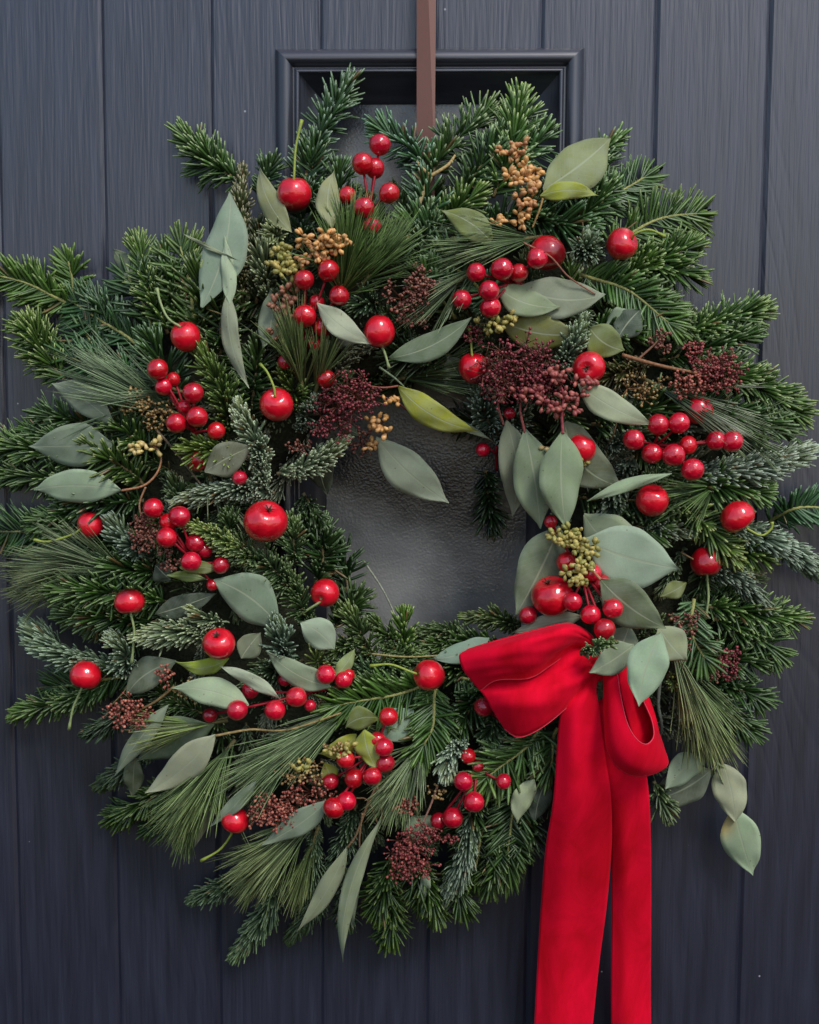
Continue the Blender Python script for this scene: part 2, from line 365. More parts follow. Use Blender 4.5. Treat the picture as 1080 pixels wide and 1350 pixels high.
def needle_mesh(name, P0, D, K, Ln, wd, flat, C0, C1, tipc, up, k=4, clampy=True):
    """many needles at once: root points, directions, bends, lengths, half widths, colours"""
    n = len(P0)
    s = np.array([0, 0.38, 0.8, 1.0]); rf = np.array([0.75, 1.0, 0.92, 0.4]) if k == 4 else np.array([0.8, 1.0, 0.85, 0.15])
    ctr = P0[:, None]+D[:, None]*(Ln[:, None]*s)[..., None]+K[:, None]*(Ln[:, None]*s**2)[..., None]
    side = nrm(np.cross(D, up)); upv = np.cross(side, D)
    th = np.linspace(0, 2*np.pi, k, endpoint=False)
    off = side[:, None]*np.cos(th)[None, :, None]+(upv*flat)[:, None]*np.sin(th)[None, :, None]
    V = ctr[:, :, None]+off[:, None]*(wd[:, None]*rf)[:, :, None, None]
    V = V.reshape(-1, 3)
    if clampy: V[:, 1] = np.minimum(V[:, 1], -0.0016)
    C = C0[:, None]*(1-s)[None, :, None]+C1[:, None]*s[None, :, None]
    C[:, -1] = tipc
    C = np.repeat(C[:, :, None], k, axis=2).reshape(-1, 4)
    base = []
    for i in range(3):
        for j in range(k): base.append((i*k+j, i*k+(j+1) % k, (i+1)*k+(j+1) % k, (i+1)*k+j))
    if k == 4: base.append((12, 13, 14, 15))
    Q = (np.array(base)[None]+(np.arange(n)*4*k)[:, None, None]).reshape(-1, 4)
    return quads_mesh(name, V, Q, C, mats=(M_need,))

# species: length (m), needles per metre of twig, half width, angle at foot/at tip of the twig (deg), azimuth spread, bend, colours
G = lambda *c: np.array([*c, 1.0])
SP = {
 # Nordmann fir, glossy dark green with pale blunt tips
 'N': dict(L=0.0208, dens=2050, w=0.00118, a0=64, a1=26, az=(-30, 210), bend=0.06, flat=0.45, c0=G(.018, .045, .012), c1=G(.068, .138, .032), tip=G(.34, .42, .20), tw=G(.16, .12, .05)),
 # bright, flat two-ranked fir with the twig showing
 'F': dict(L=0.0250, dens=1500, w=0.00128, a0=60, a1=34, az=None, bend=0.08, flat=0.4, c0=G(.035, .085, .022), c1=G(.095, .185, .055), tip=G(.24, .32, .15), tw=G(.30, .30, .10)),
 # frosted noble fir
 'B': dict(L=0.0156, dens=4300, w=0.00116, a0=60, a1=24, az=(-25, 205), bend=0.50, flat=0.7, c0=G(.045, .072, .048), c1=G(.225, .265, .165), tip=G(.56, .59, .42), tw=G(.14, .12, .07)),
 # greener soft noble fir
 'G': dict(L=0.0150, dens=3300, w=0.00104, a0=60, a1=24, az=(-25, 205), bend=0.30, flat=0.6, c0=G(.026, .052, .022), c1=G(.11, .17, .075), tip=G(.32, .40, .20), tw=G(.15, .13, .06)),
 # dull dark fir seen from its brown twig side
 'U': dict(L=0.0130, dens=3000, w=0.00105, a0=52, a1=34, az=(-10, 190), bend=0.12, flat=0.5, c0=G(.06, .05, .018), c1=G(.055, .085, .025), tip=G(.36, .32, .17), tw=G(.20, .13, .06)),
}
def sprig_arrays(P, kind, dens=1.0, Lk=1.0, tint=(1, 1, 1), r=rng, up0=None):
    sp = SP[kind]; seg = np.linalg.norm(np.diff(P, axis=0), axis=1); tot = seg.sum()
    n = max(30, int(sp['dens']*tot*dens)+18); nt_ = max(8, int(n*0.09))
    gaps = r.uniform(0, 1, 7); u_ = r.uniform(0.03, 1, n); u_ = np.where((np.abs(u_[:, None]-gaps[None]).min(1) < .012) & (r.random(n) < .7), r.uniform(.03, 1, n), u_)
    u = np.concatenate([u_, np.full(nt_, 1.0)-r.uniform(0, .02, nt_)])
    cum = np.concatenate([[0], np.cumsum(seg)])/tot
    T, Bn, Nn = frames(P)
    ip = lambda A: np.stack([np.interp(u, cum, A[:, i]) for i in range(3)], 1)
    o, Tt, Bt, Nt = ip(P), nrm(ip(T)), nrm(ip(Bn)), nrm(ip(Nn))
    m = len(u)
    if sp['az'] is None:
        az = np.where(r.random(m) < .5, 0, 180)+r.normal(0, 17, m)*1.0; az = np.where(np.cos(np.radians(az)) > 0, np.abs(az), az)
    else:
        az = r.uniform(*sp['az'], m)
    az = np.radians(az)
    al = np.radians(sp['a0']+(sp['a1']-sp['a0'])*np.clip((u-.55)/.45, 0, 1)**1.3+r.normal(0, 9, m)+7*np.sin(u*14+r.uniform(0, 6))+np.where(r.random(m) < .04, r.uniform(10, 50, m), 0))
    al[-nt_:] = np.radians(r.uniform(2, 38, nt_)); az[-nt_:] = r.uniform(0, 2*np.pi, nt_)
    radial = Bt*np.cos(az)[:, None]+Nt*np.sin(az)[:, None]
    D = nrm(Tt*np.cos(al)[:, None]+radial*np.sin(al)[:, None]+r.normal(0, .05, (m, 3)))
    K = ((Nt*0.75+Tt*.12-radial*0.55) if kind in 'BG' else (Tt*0.75+Nt*0.55-radial*0.35))*(sp['bend']*r.uniform(.5, 1.5, m))[:, None]
    prof_ = np.clip(0.62+0.9*u, 0, 1)*np.clip(1.12-.35*np.clip(u-.7, 0, 1)/.3, 0.72, 1)
    Ln = sp['L']*Lk*prof_*r.uniform(.70, 1.12, m)*np.where(r.random(m) < .06, .55, 1)*(1+.10*np.sin(u*9+r.uniform(0, 6)))
    wd = np.full(m, sp['w'])*r.uniform(.8, 1.15, m)
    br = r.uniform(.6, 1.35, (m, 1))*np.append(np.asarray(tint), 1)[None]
    # younger growth towards the twig tip is fresher and yellower
    yg = np.clip((u-.6)/.4, 0, 1)[:, None]
    C0 = sp['c0'][None]*br; C1 = sp['c1'][None]*br; C1 = C1*(1+yg*np.array([.45, .28, -.1, 0]))
    dead = (r.random(m) < .022)[:, None]; C1 = np.where(dead, G(.20, .12, .045)[None], C1)
    tc_ = sp['tip'][None]*np.append(np.asarray(tint), 1)*r.uniform(.5, 1.2, (m, 1))
    return o, D, K, Ln, wd, sp['flat'], C0, C1, tc_, Nt
def twig_mesh(P, r0, r1, col):
    mb = MB(); mb.tube(P, np.linspace(r0, r1, len(P)), 6, col); return mb.mesh('fir_sprig', M_twig)

wreath = thing('wreath', 'large round Christmas wreath of fir, pine and eucalyptus hanging on the dark door', 'wreath', tuple(W(CX, CY, 0.02)))
WINV = Matrix.Translation(-Vector(wreath.location))
def wpart(name, me, parent=wreath):
    o = link(name, me, parent)
    if parent is wreath: o.matrix_parent_inverse = WINV
    return o

# moss and straw core that carries everything
def core():
    nu, nv = 96, 16; V = []
    for i in range(nu):
        a = 2*math.pi*i/nu
        for j in range(nv):
            b_ = 2*math.pi*j/nv; rr = 312+112*math.cos(b_)*(1+.08*math.sin(5*a+j)); h = 0.026+0.022*math.sin(b_)
            V.append(W(CX+rr*math.cos(a), CY+rr*math.sin(a)*.97, h+.002*math.sin(17*a+3*j)))
    Q = [(i*nv+j, i*nv+(j+1) % nv, ((i+1) % nu)*nv+(j+1) % nv, ((i+1) % nu)*nv+j) for i in range(nu) for j in range(nv)]
    mm, t, p, N, L = mat('moss core'); no = N('ShaderNodeTexNoise'); no.inputs['Scale'].default_value = 260; no.inputs['Detail'].default_value = 6
    r_ = N('ShaderNodeValToRGB'); r_.color_ramp.elements[0].color = (.008, .010, .005, 1); r_.color_ramp.elements[1].color = (.035, .04, .015, 1)
    tc = N('ShaderNodeTexCoord'); L(tc.outputs['Object'], no.inputs['Vector']); L(no.outputs[0], r_.inputs[0]); L(r_.outputs[0], p.inputs['Base Color']); p.inputs['Roughness'].default_value = .95
    bb = N('ShaderNodeBump'); bb.inputs['Distance'].default_value = .003; L(no.outputs[0], bb.inputs['Height']); L(bb.outputs[0], p.inputs['Normal'])
    wpart('moss_core', quads_mesh('moss_core', np.array(V), Q, mats=(mm,)))
core()

def sprig(kind, x0, y0, x1, y1, bend=0, lv=0, dens=1.0, Lk=1.0, tint=(1, 1, 1), dt=None, db=None):
    """one sprig from its foot x0,y0 to its tip x1,y1; bend = sideways bow in px; lv = mm above the body"""
    mx, my = (x0+x1)/2, (y0+y1)/2; dx, dy = x1-x0, y1-y0; ln = math.hypot(dx, dy)+1e-6
    mx += -dy/ln*bend; my += dx/ln*bend
    d0 = max(.008, H(x0, y0)+(lv-9)*.001) if db is None else db
    d1 = max(.010, H(x1, y1)+(lv)*.001) if dt is None else dt
    dm = max(.010, max((d0+d1)/2, H(mx, my)+(lv-2)*.001))
    P = spline([W(x0, y0, d0), W(mx, my, dm), W(x1, y1, d1)], 12)
    P = P+np.sin(np.linspace(0, random.uniform(4, 8), 12))[:, None]*np.array([random.uniform(-1, 1), random.uniform(-1, 1), random.uniform(-1, 1)])*.0012
    tw = wpart('fir_sprig', twig_mesh(P, .0016, .0008, SP[kind]['tw']))
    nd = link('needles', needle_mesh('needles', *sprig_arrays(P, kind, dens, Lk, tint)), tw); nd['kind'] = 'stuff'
    nd.matrix_parent_inverse = Matrix.Identity(4)
    return tw

def pine(x0, y0, x1, y1, n=190, L=.062, spread=16, lv=0, tint=(1, 1, 1), droop=0.0, dt=None, toward=None):
    """white-pine tuft: long fine needles in bundles of five from the end of a shoot"""
    d0 = max(.008, H(x0, y0)+(lv-8)*.001); d1 = max(.012, H(x1, y1)+lv*.001) if dt is None else dt
    P = spline([W(x0, y0, d0), W((x0+x1)/2, (y0+y1)/2, (d0+d1)/2+.003), W(x1, y1, d1)], 8)
    mb = MB(); mb.tube(P, np.linspace(.0016, .0011, 8), 6, G(.17, .15, .06)); tw = wpart('pine_sprig', mb.mesh('pine_sprig', M_twig))
    T, Bn, Nn = frames(P); nb = n//5; u = rng.uniform(.0, 1, nb)**.7; u = np.repeat(u, 5); m = len(u); x = u*7
    ip = lambda A: np.stack([np.interp(x, np.arange(8), A[:, i]) for i in range(3)], 1)
    o, Tt, Bt, Nt = ip(P), nrm(ip(T)), nrm(ip(Bn)), nrm(ip(Nn))
    al = np.radians(np.abs(np.repeat(rng.normal(0, spread, nb), 5))+4+rng.normal(0, 2.2, m)); az = np.repeat(rng.uniform(-.3, np.pi+.3, nb), 5)+rng.normal(0, .12, m)
    D = nrm(Tt*np.cos(al)[:, None]+(Bt*np.cos(az)[:, None]+Nt*np.sin(az)[:, None]*.55)*np.sin(al)[:, None])
    K = np.array([0, 0, -1.])[None]*(droop*rng.uniform(.5, 1.5, m))[:, None]+rng.normal(0, .03, (m, 3))+np.array([0, .03, 0])
    Ln = L*rng.uniform(.72, 1.08, m); wd = np.full(m, .00047)*rng.uniform(.8, 1.2, m)
    tint = np.asarray(tint)*.6+np.mean(tint)*.4+np.array([.06, .02, 0]); br = rng.uniform(.35, 1.75, (m, 1))*np.append(tint, 1)[None]
    me = needle_mesh('needles', o, D, K, Ln, wd, .8, G(.06, .105, .042)[None]*br, G(.19, .25, .12)[None]*br, G(.32, .36, .19)[None]*br, Nt, 3)
    nd = link('needles', me, tw); nd['kind'] = 'stuff'
    return tw

# ---- filler: shared sprig meshes, packed densely round the ring
def protos(kind, n, length, dens):
    out = []
    for i in range(n):
        z = rng.uniform(-.12, .12)
        P = spline([(0, 0, 0), (length*.5, -.003, length*z), (length, 0, 0)], 9)
        out.append((twig_mesh(P, .0015, .0008, SP[kind]['tw']), needle_mesh('needles', *sprig_arrays(P, kind, dens), clampy=False)))
    return out
PR = {'N': protos('N', 5, .062, .62), 'B': protos('B', 4, .060, .60), 'G': protos('G', 5, .060, .60)}
def filler(kind, px, py, ang, depth, sc_=1.0, tilt=0.0):
    tm, nm = random.choice(PR[kind])
    loc = Vector(W(px, py, depth)); d = Vector((math.cos(ang), 0, math.sin(ang)))
    M = Matrix.Translation(loc) @ Matrix.Rotation(-ang, 4, 'Y') @ Matrix.Rotation(tilt, 4, 'Z') @ Matrix.Rotation(random.uniform(-.5, .5), 4, 'X') @ Matrix.Scale(sc_, 4)
    t_ = wpart('fir_sprig', tm); t_.matrix_basis = M
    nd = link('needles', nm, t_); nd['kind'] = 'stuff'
nf = 0
for ring, (rr, cnt, dep, out_) in enumerate(((365, 50, .008, 12), (350, 40, .024, 40), (305, 38, .038, 60), (250, 30, .036, 85), (205, 20, .016, 150))):
    for i in range(cnt):
        a = 2*math.pi*(i+random.uniform(-.35, .35))/cnt+ring*.3
        x = CX+rr*math.cos(a)+random.uniform(-14, 14); y = CY+rr*math.sin(a)+random.uniform(-14, 14)
        # direction: clockwise swirl, turned out from the ring
        wa = -a                                    # angle in world x/z
        ang = wa + math.radians(random.choice((1, 1, -1))*(out_+random.uniform(-25, 25)))
        if rr < 230: ang = wa+math.pi/2*random.choice((1, -1))+random.uniform(-.35, .35)
        kind = random.choices(('N', 'G', 'B'), (5, 4, 1.6))[0]
        k_ = random.uniform(.75, 1.0)*(.80 if 4.4 < a % 6.283 < 5.1 or .9 < a % 6.283 < 1.75 else 1)   # the body is slimmer at the strap and beside the tails
        filler(kind, x, y, ang, dep+random.uniform(-.004, .006), k_, random.uniform(-.25, .05)); nf += 1

# short shoots that close the face of the body
for i in range(84):
    a = 2*math.pi*(i+random.uniform(-.4, .4))/84*5; rr = random.uniform(205, 410); x = CX+rr*math.cos(a); y = CY+rr*math.sin(a)
    if 690 < x < 860 and y > 830: continue
    ang = -a+math.radians(random.choice((1, -1))*random.uniform(10, 110))
    filler(random.choices(('N', 'G', 'B'), (3, 5, 3))[0], x, y, ang, H(x, y)-random.uniform(.008, .016), random.uniform(.5, .72), random.uniform(.0, .35)); nf += 1
# ---- sprigs read from the photograph
for a in [
 # top edge, left to right
 ('N', 318, 238, 246, 182, -6, 2, 1.2, 1.05, (1.1, 1.15, 1)), ('N', 345, 260, 355, 222, 0, -3, .7, .8, (.6, .7, .7)),
 ('U', 322, 410, 318, 232, -5, 4, 1.2, 1.0, (1, 1, 1)), ('U', 338, 400, 345, 300, 0, 0, .9, 1.0, (.7, .8, .8)),
 ('N', 398, 330, 458, 112, -22, 2, .75, 1.0, (.75, .85, 1.2)), ('N', 412, 290, 408, 190, 4, 0, .8, .95, (.55, .65, .6)), ('N', 440, 320, 446, 230, 5, -2, .8, 1, (.6, .75, .8)),
 ('N', 568, 232, 506, 172, 6, 2, .75, 1.0, (.8, 1.05, 1.5)), ('N', 545, 330, 560, 238, 8, 2, .45, 1.1, (.7, .9, 1.2)),
 ('N', 568, 232, 642, 150, -8, 3, .8, 1.1, (1.0, 1.0, 1.0)), ('N', 600, 270, 664, 175, 0, 2, .9, 1.1, (.9, 1, 1)), ('N', 650, 260, 686, 132, 5, 7, 1.2, 1.05, (1.25, 1.3, 1)),
 ('N', 665, 240, 718, 175, 0, 1, .8, 1.0, (1, 1.15, 1.2)), ('N', 560, 310, 622, 262, 0, 4, 1.0, .95, (1.2, 1.2, .9)), ('G', 545, 360, 568, 285, 5, 4, 1, 1.1, (.9, 1, 1)),
 ('N', 700, 300, 812, 185, -10, -2, .7, .9, (1.1, 1.2, 1.1)), ('N', 735, 300, 798, 205, 0, -3, .7, .9, (.7, .8, .8)), ('F', 755, 300, 850, 232, -4, -1, 1.1, .9, (.75, .85, .7)), ('N', 745, 315, 800, 250, 0, 0, .9, 1, (.8, .95, .8)),
 ('F', 800, 325, 918, 282, -10, 4, 1.1, 1.0, (.9, .9, .55)), ('N', 805, 345, 915, 325, 10, 2, .9, 1.0, (.9, 1, .6)), ('N', 800, 350, 908, 362, -8, 2, .8, 1, (.8, .9, .6)),
 ('F', 765, 362, 880, 425, -12, 10, 1.2, 1.0, (.95, 1.0, .8)), ('N', 840, 385, 898, 425, 0, 0, .8, .9, (.55, .6, .5)), ('N', 800, 380, 850, 350, 0, 3, .8, .9, (1, 1.1, .8)),
 # right side, going down
 ('N', 880, 455, 1005, 412, -8, 2, 1.2, 1.0, (1, 1.05, .8)), ('N', 870, 475, 985, 445, 0, 0, 1.0, .95, (.7, .8, .7)), ('N', 930, 490, 1045, 545, -12, 5, 1.25, 1.1, (1.15, 1.15, .9)), ('N', 900, 530, 1030, 565, 0, 1, 1.0, 1.1, (.7, .8, .8)), ('N', 880, 500, 1000, 500, -10, 0, .9, 1, (.75, .8, .7)),
 ('B', 905, 630, 1052, 599, 6, 8, 1.2, 1.25, (.85, .95, 1)), ('B', 880, 560, 925, 560, 0, 3, .8, .8, (.6, .7, .7)), ('F', 1010, 690, 1098, 668, -8, 2, .8, .8, (.6, .8, .9), .02, .02),
 ('N', 890, 640, 1000, 650, -5, 6, 1, 1.0, (.9, 1.05, .8)), ('N', 860, 640, 965, 735, -8, 9, 1.2, .85, (1.2, 1.1, .8)), ('B', 955, 690, 1080, 755, -8, 9, 1.05, 1.15, (.80, .95, .95)), ('N', 945, 720, 1010, 735, 0, 3, .9, .8, (1.1, 1.1, .7)),
 ('N', 850, 660, 905, 690, 0, 2, .9, .8, (.7, .75, .7)), ('B', 850, 690, 895, 702, 0, 5, .8, .9, (.6, .65, .65)), ('B', 925, 745, 1000, 790, -10, 3, 1, 1.0, (.5, .58, .58)),
 ('N', 930, 800, 1045, 815, 0, 3, 1.1, 1.0, (.9, 1.0, .7)), ('N', 940, 815, 1025, 862, -5, 1, 1.0, 1.0, (.7, .8, .6)), ('F', 915, 790, 930, 868, 12, 10, 1.2, .85, (.95, 1.0, 1.1)), ('N', 930, 895, 1005, 920, 0, 0, .9, 1, (.55, .65, .55)), ('N', 915, 900, 985, 960, 0, -1, .9, 1, (.55, .65, .55)), ('N', 905, 870, 1000, 870, 0, -2, .9, 1, (.55, .65, .55)),
 ('B', 878, 905, 915, 975, -4, 3, .9, .9, (.40, .45, .45)), ('G', 862, 1030, 876, 1068, 0, 0, .5, 1.1, (.8, .8, .7)), ('B', 835, 600, 790, 700, 0, 6, .8, 1, (.45, .52, .5)), ('G', 855, 770, 850, 700, 0, 3, .7, 1, (.5, .55, .5)), ('B', 800, 590, 850, 570, 0, 3, .8, .9, (.55, .62, .6)),
 ('G', 880, 890, 896, 905, 0, 10, 1, .5, (1.1, 1.2, .6)), ('N', 800, 680, 860, 700, 0, 6, .9, 1.1, (.55, .6, .6)), ('N', 760, 655, 870, 665, 0, 4, .8, 1.0, (.5, .55, .5)),
 # left side, going up from the middle to the top
 ('F', 95, 402, -6, 362, 4, 2, 1.2, .95, (1.05, 1.05, .6)), ('F', 98, 398, 90, 345, 2, 2, 1.1, .75, (1.0, 1.05, .6)), ('F', 195, 470, 88, 396, 6, 1, 1.1, 1.1, (.6, .72, .8)), ('F', 200, 440, 168, 365, 6, 2, 1.0, 1.0, (.42, .5, .5)), ('F', 150, 480, 110, 440, 0, -3, .8, 1, (.5, .6, .6)), ('N', 170, 440, 120, 395, 0, -3, .8, 1, (.6, .7, .75)),
 ('N', 85, 500, 45, 432, -8, 6, 1.2, 1.15, (1.2, 1.15, .8)), ('N', 80, 470, 28, 428, 0, 1, .9, .9, (1.0, 1.05, .7)), ('F', 200, 520, 95, 470, 0, -1, .8, 1, (.6, .75, .8)),
 ('N', 222, 440, 185, 325, -6, 5, 1.1, .9, (1.1, 1.1, .8)), ('N', 240, 440, 216, 335, 0, 3, 1, .9, (.65, .75, .6)), ('F', 258, 450, 238, 325, 4, 6, .6, 1.0, (1.0, .95, .7)), ('N', 265, 440, 262, 360, 4, 4, .6, 1.2, (.9, .9, .7)), ('N', 290, 470, 292, 400, 0, 3, .7, 1.1, (.7, .75, .7)),
 ('N', 120, 560, 55, 545, 0, 0, .9, .9, (.6, .7, .6)), ('N', 120, 610, 8, 588, 4, 1, 1.1, 1.0, (.9, 1, .7)), ('N', 130, 600, 35, 565, 0, 2, 1, .9, (.8, .9, .7)), ('N', 130, 640, -5, 622, 0, 0, .9, .9, (.8, .85, .7)), ('N', 190, 640, 120, 590, 4, 10, .9, .95, (1.05, 1.0, .7)), ('N', 150, 660, 55, 690, 0, -1, 1.0, .95, (.85, .95, .8)), ('N', 200, 590, 150, 560, 0, 8, .8, .9, (1.0, 1.05, .8)),
 ('N', 190, 660, 90, 660, 0, 2, 1.0, 1.0, (.6, .7, .7)), ('F', 110, 720, -6, 700, 6, 2, .9, 1.0, (.55, .65, .6)), ('N', 200, 720, 70, 700, 0, -2, .9, 1, (.55, .65, .55)), ('N', 225, 795, 78, 778, 4, 10, 1.5, 1.0, (.75, .85, .6)), ('N', 210, 820, 90, 810, 0, 4, 1.3, 1.0, (.6, .7, .55)), ('B', 200, 740, 155, 700, 0, 8, .8, 1.1, (.6, .75, .75)),
 ('N', 225, 760, 150, 745, 0, 4, 1.3, 1.0, (.6, .7, .6)),
 ('B', 150, 880, 45, 828, -12, 8, 1.1, 1.2, (.72, .9, .8)), ('B', 165, 890, 158, 848, 4, 10, 1.1, 1.1, (.8, .95, .9)), ('B', 290, 845, 192, 838, 8, 12, 1.15, 1.1, (.95, 1.05, .85)), ('B', 290, 835, 262, 810, 4, 12, .7, 1.0, (.9, 1, .8)),
 ('N', 150, 895, 28, 940, -6, 4, 1.1, .8, (1.0, 1.05, .8)), ('F', 190, 890, 70, 905, 0, 1, 1, .9, (.55, .65, .5)), ('G', 190, 930, 122, 965, 4, 0, 1.0, 1.0, (.35, .42, .4)), ('G', 200, 990, 140, 1032, 0, 0, 1.0, 1.0, (.5, .55, .5)), ('N', 240, 1030, 150, 1078, 0, 1, 1.1, .9, (.65, .72, .4)), ('N', 260, 1060, 200, 1090, 0, 1, 1, .9, (.5, .6, .4)),
 # bottom
 ('G', 345, 1140, 258, 1182, -5, 1, 1.1, .95, (.6, .7, .7)), ('G', 370, 1160, 318, 1250, -6, 3, 1.1, 1.2, (.72, .82, .8)), ('G', 420, 1120, 388, 1232, -16, 2, 1.1, 1.0, (.5, .58, .55)), ('G', 410, 1080, 404, 1190, -6, 4, 1.1, .9, (.6, .68, .66)), ('G', 465, 1140, 458, 1218, 8, 2, 1.1, 1.0, (.45, .54, .5)), ('G', 470, 1060, 440, 1150, 0, 2, 1.0, 1.0, (.45, .52, .5)),
 ('N', 515, 1130, 500, 1200, 0, 3, 1.2, 1.0, (.65, .75, .4)), ('N', 520, 1170, 512, 1238, 0, 1, 1.2, .9, (.7, .8, .4)), ('N', 555, 1140, 575, 1200, 0, 1, 1.1, 1.0, (.65, .72, .4)), ('N', 540, 1120, 555, 1185, 0, 0, .9, 1.0, (.45, .5, .35)), ('N', 600, 1130, 608, 1195, 0, 0, 1.0, 1.0, (.5, .58, .35)), ('B', 620, 1070, 592, 1178, -8, 8, 1.1, .95, (.62, .75, .72)),
 ('F', 690, 1020, 666, 1148, 4, 3, 1.2, 1.0, (.52, .58, .45)), ('F', 640, 1080, 625, 1150, 0, 0, 1, 1.0, (.35, .42, .3)), ('N', 660, 1090, 645, 1165, 0, -1, 1, .9, (.5, .56, .4)), ('N', 700, 1060, 690, 1120, 0, -2, .9, 1, (.35, .4, .3)), ('N', 640, 1040, 610, 1090, 0, 0, .8, 1, (.45, .5, .4)),
 ('F', 572, 898, 448, 930, -4, 14, 1.3, 1.0, (.9, 1.0, .6)), ('F', 575, 905, 560, 985, -4, 14, 1.3, .95, (.8, .9, .6)), ('F', 715, 955, 640, 1024, -8, 13, 1.3, 1.05, (1.15, 1.15, 1.0)), ('F', 735, 960, 728, 1010, 4, 8, 1.1, .95, (.75, .8, .7)), ('N', 640, 900, 605, 960, 0, 6, 1.1, .9, (.55, .65, .6)), ('G', 660, 920, 640, 990, 0, 5, 1.1, 1.0, (.55, .65, .55)),
 ('B', 606, 970, 590, 1014, 0, 16, 1.2, .95, (1.0, 1.15, 1.15)), ('F', 600, 890, 650, 900, 0, 6, 1, .9, (.5, .6, .55)), ('G', 520, 900, 455, 880, 0, 6, 1, 1.1, (.6, .75, .7)), ('N', 270, 1010, 285, 1055, 0, 9, .9, .8, (1.3, 1.2, 1.1)),
 ('G', 470, 885, 545, 868, 0, 2, 1.1, 1.1, (.6, .7, .5)), ('N', 650, 885, 560, 872, 0, 0, 1.0, 1, (.6, .7, .5)), ('G', 590, 880, 520, 858, 0, 0, 1, 1, (.55, .62, .45)),
 # inner left face
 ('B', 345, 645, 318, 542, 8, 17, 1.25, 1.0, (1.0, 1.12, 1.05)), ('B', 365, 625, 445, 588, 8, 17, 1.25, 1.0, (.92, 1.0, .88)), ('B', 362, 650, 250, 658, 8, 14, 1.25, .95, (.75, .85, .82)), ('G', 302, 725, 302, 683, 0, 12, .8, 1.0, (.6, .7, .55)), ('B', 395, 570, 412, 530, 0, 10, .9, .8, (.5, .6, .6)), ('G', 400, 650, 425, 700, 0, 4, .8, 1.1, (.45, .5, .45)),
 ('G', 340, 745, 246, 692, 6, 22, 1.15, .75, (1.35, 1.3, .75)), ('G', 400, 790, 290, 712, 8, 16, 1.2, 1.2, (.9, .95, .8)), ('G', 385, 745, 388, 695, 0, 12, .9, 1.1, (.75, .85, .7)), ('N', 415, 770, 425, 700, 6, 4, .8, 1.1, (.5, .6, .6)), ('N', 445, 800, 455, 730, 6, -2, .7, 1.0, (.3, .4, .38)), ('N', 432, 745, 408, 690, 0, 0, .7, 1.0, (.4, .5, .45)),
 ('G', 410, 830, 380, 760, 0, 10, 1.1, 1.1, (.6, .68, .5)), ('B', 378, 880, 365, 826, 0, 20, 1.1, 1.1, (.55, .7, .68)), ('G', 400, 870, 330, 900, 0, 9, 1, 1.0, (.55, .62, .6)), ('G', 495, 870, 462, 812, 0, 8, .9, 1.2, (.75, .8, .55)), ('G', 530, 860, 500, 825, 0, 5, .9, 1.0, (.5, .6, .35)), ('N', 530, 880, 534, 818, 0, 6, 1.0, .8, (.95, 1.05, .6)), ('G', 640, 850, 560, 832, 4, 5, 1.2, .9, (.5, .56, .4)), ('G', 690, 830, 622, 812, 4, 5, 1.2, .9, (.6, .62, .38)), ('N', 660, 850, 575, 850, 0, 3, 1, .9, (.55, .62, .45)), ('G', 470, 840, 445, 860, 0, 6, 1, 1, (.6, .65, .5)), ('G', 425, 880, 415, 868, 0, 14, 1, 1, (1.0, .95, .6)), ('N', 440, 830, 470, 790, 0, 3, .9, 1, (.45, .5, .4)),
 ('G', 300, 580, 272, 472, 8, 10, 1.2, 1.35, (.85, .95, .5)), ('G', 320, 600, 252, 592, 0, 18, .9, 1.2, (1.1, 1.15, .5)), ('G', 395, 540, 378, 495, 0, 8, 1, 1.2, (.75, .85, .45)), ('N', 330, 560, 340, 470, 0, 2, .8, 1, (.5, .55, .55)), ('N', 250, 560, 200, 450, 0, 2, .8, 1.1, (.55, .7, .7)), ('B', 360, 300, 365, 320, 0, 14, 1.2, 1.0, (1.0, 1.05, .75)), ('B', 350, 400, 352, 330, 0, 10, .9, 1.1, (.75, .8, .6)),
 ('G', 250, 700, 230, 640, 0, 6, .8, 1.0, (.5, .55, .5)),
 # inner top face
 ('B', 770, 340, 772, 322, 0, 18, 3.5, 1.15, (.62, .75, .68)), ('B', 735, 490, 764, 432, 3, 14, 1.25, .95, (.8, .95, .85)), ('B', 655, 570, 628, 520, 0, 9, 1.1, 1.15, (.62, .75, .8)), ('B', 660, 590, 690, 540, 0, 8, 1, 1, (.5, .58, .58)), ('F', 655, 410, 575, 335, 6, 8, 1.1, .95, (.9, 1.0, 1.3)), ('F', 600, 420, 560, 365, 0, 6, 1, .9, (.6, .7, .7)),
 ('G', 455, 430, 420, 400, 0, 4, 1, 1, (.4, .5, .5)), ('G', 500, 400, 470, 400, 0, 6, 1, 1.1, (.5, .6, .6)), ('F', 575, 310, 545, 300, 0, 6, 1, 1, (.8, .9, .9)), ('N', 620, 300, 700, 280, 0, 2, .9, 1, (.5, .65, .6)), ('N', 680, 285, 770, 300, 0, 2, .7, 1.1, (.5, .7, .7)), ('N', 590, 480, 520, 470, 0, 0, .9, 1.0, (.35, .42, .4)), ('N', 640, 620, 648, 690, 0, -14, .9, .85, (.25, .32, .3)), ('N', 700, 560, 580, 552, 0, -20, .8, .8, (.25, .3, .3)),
 ('G', 430, 300, 452, 290, 0, 10, 1, .9, (.7, .8, .6)), ('N', 770, 440, 830, 440, 0, 2, .8, 1, (.6, .75, .5)), ('U', 860, 480, 790, 500, 0, 2, .8, 1.2, (.9, .8, .7)), ('N', 780, 560, 900, 530, 0, 0, .7, 1.2, (.6, .7, .6)), ('G', 765, 862, 800, 848, 0, 40, .9, .6, (1, 1.1, .9), .128, .118), ('B', 770, 430, 765, 418, 0, 6, 1, .8, (.8, .9, .8)),
 ]:
    sprig(*a)
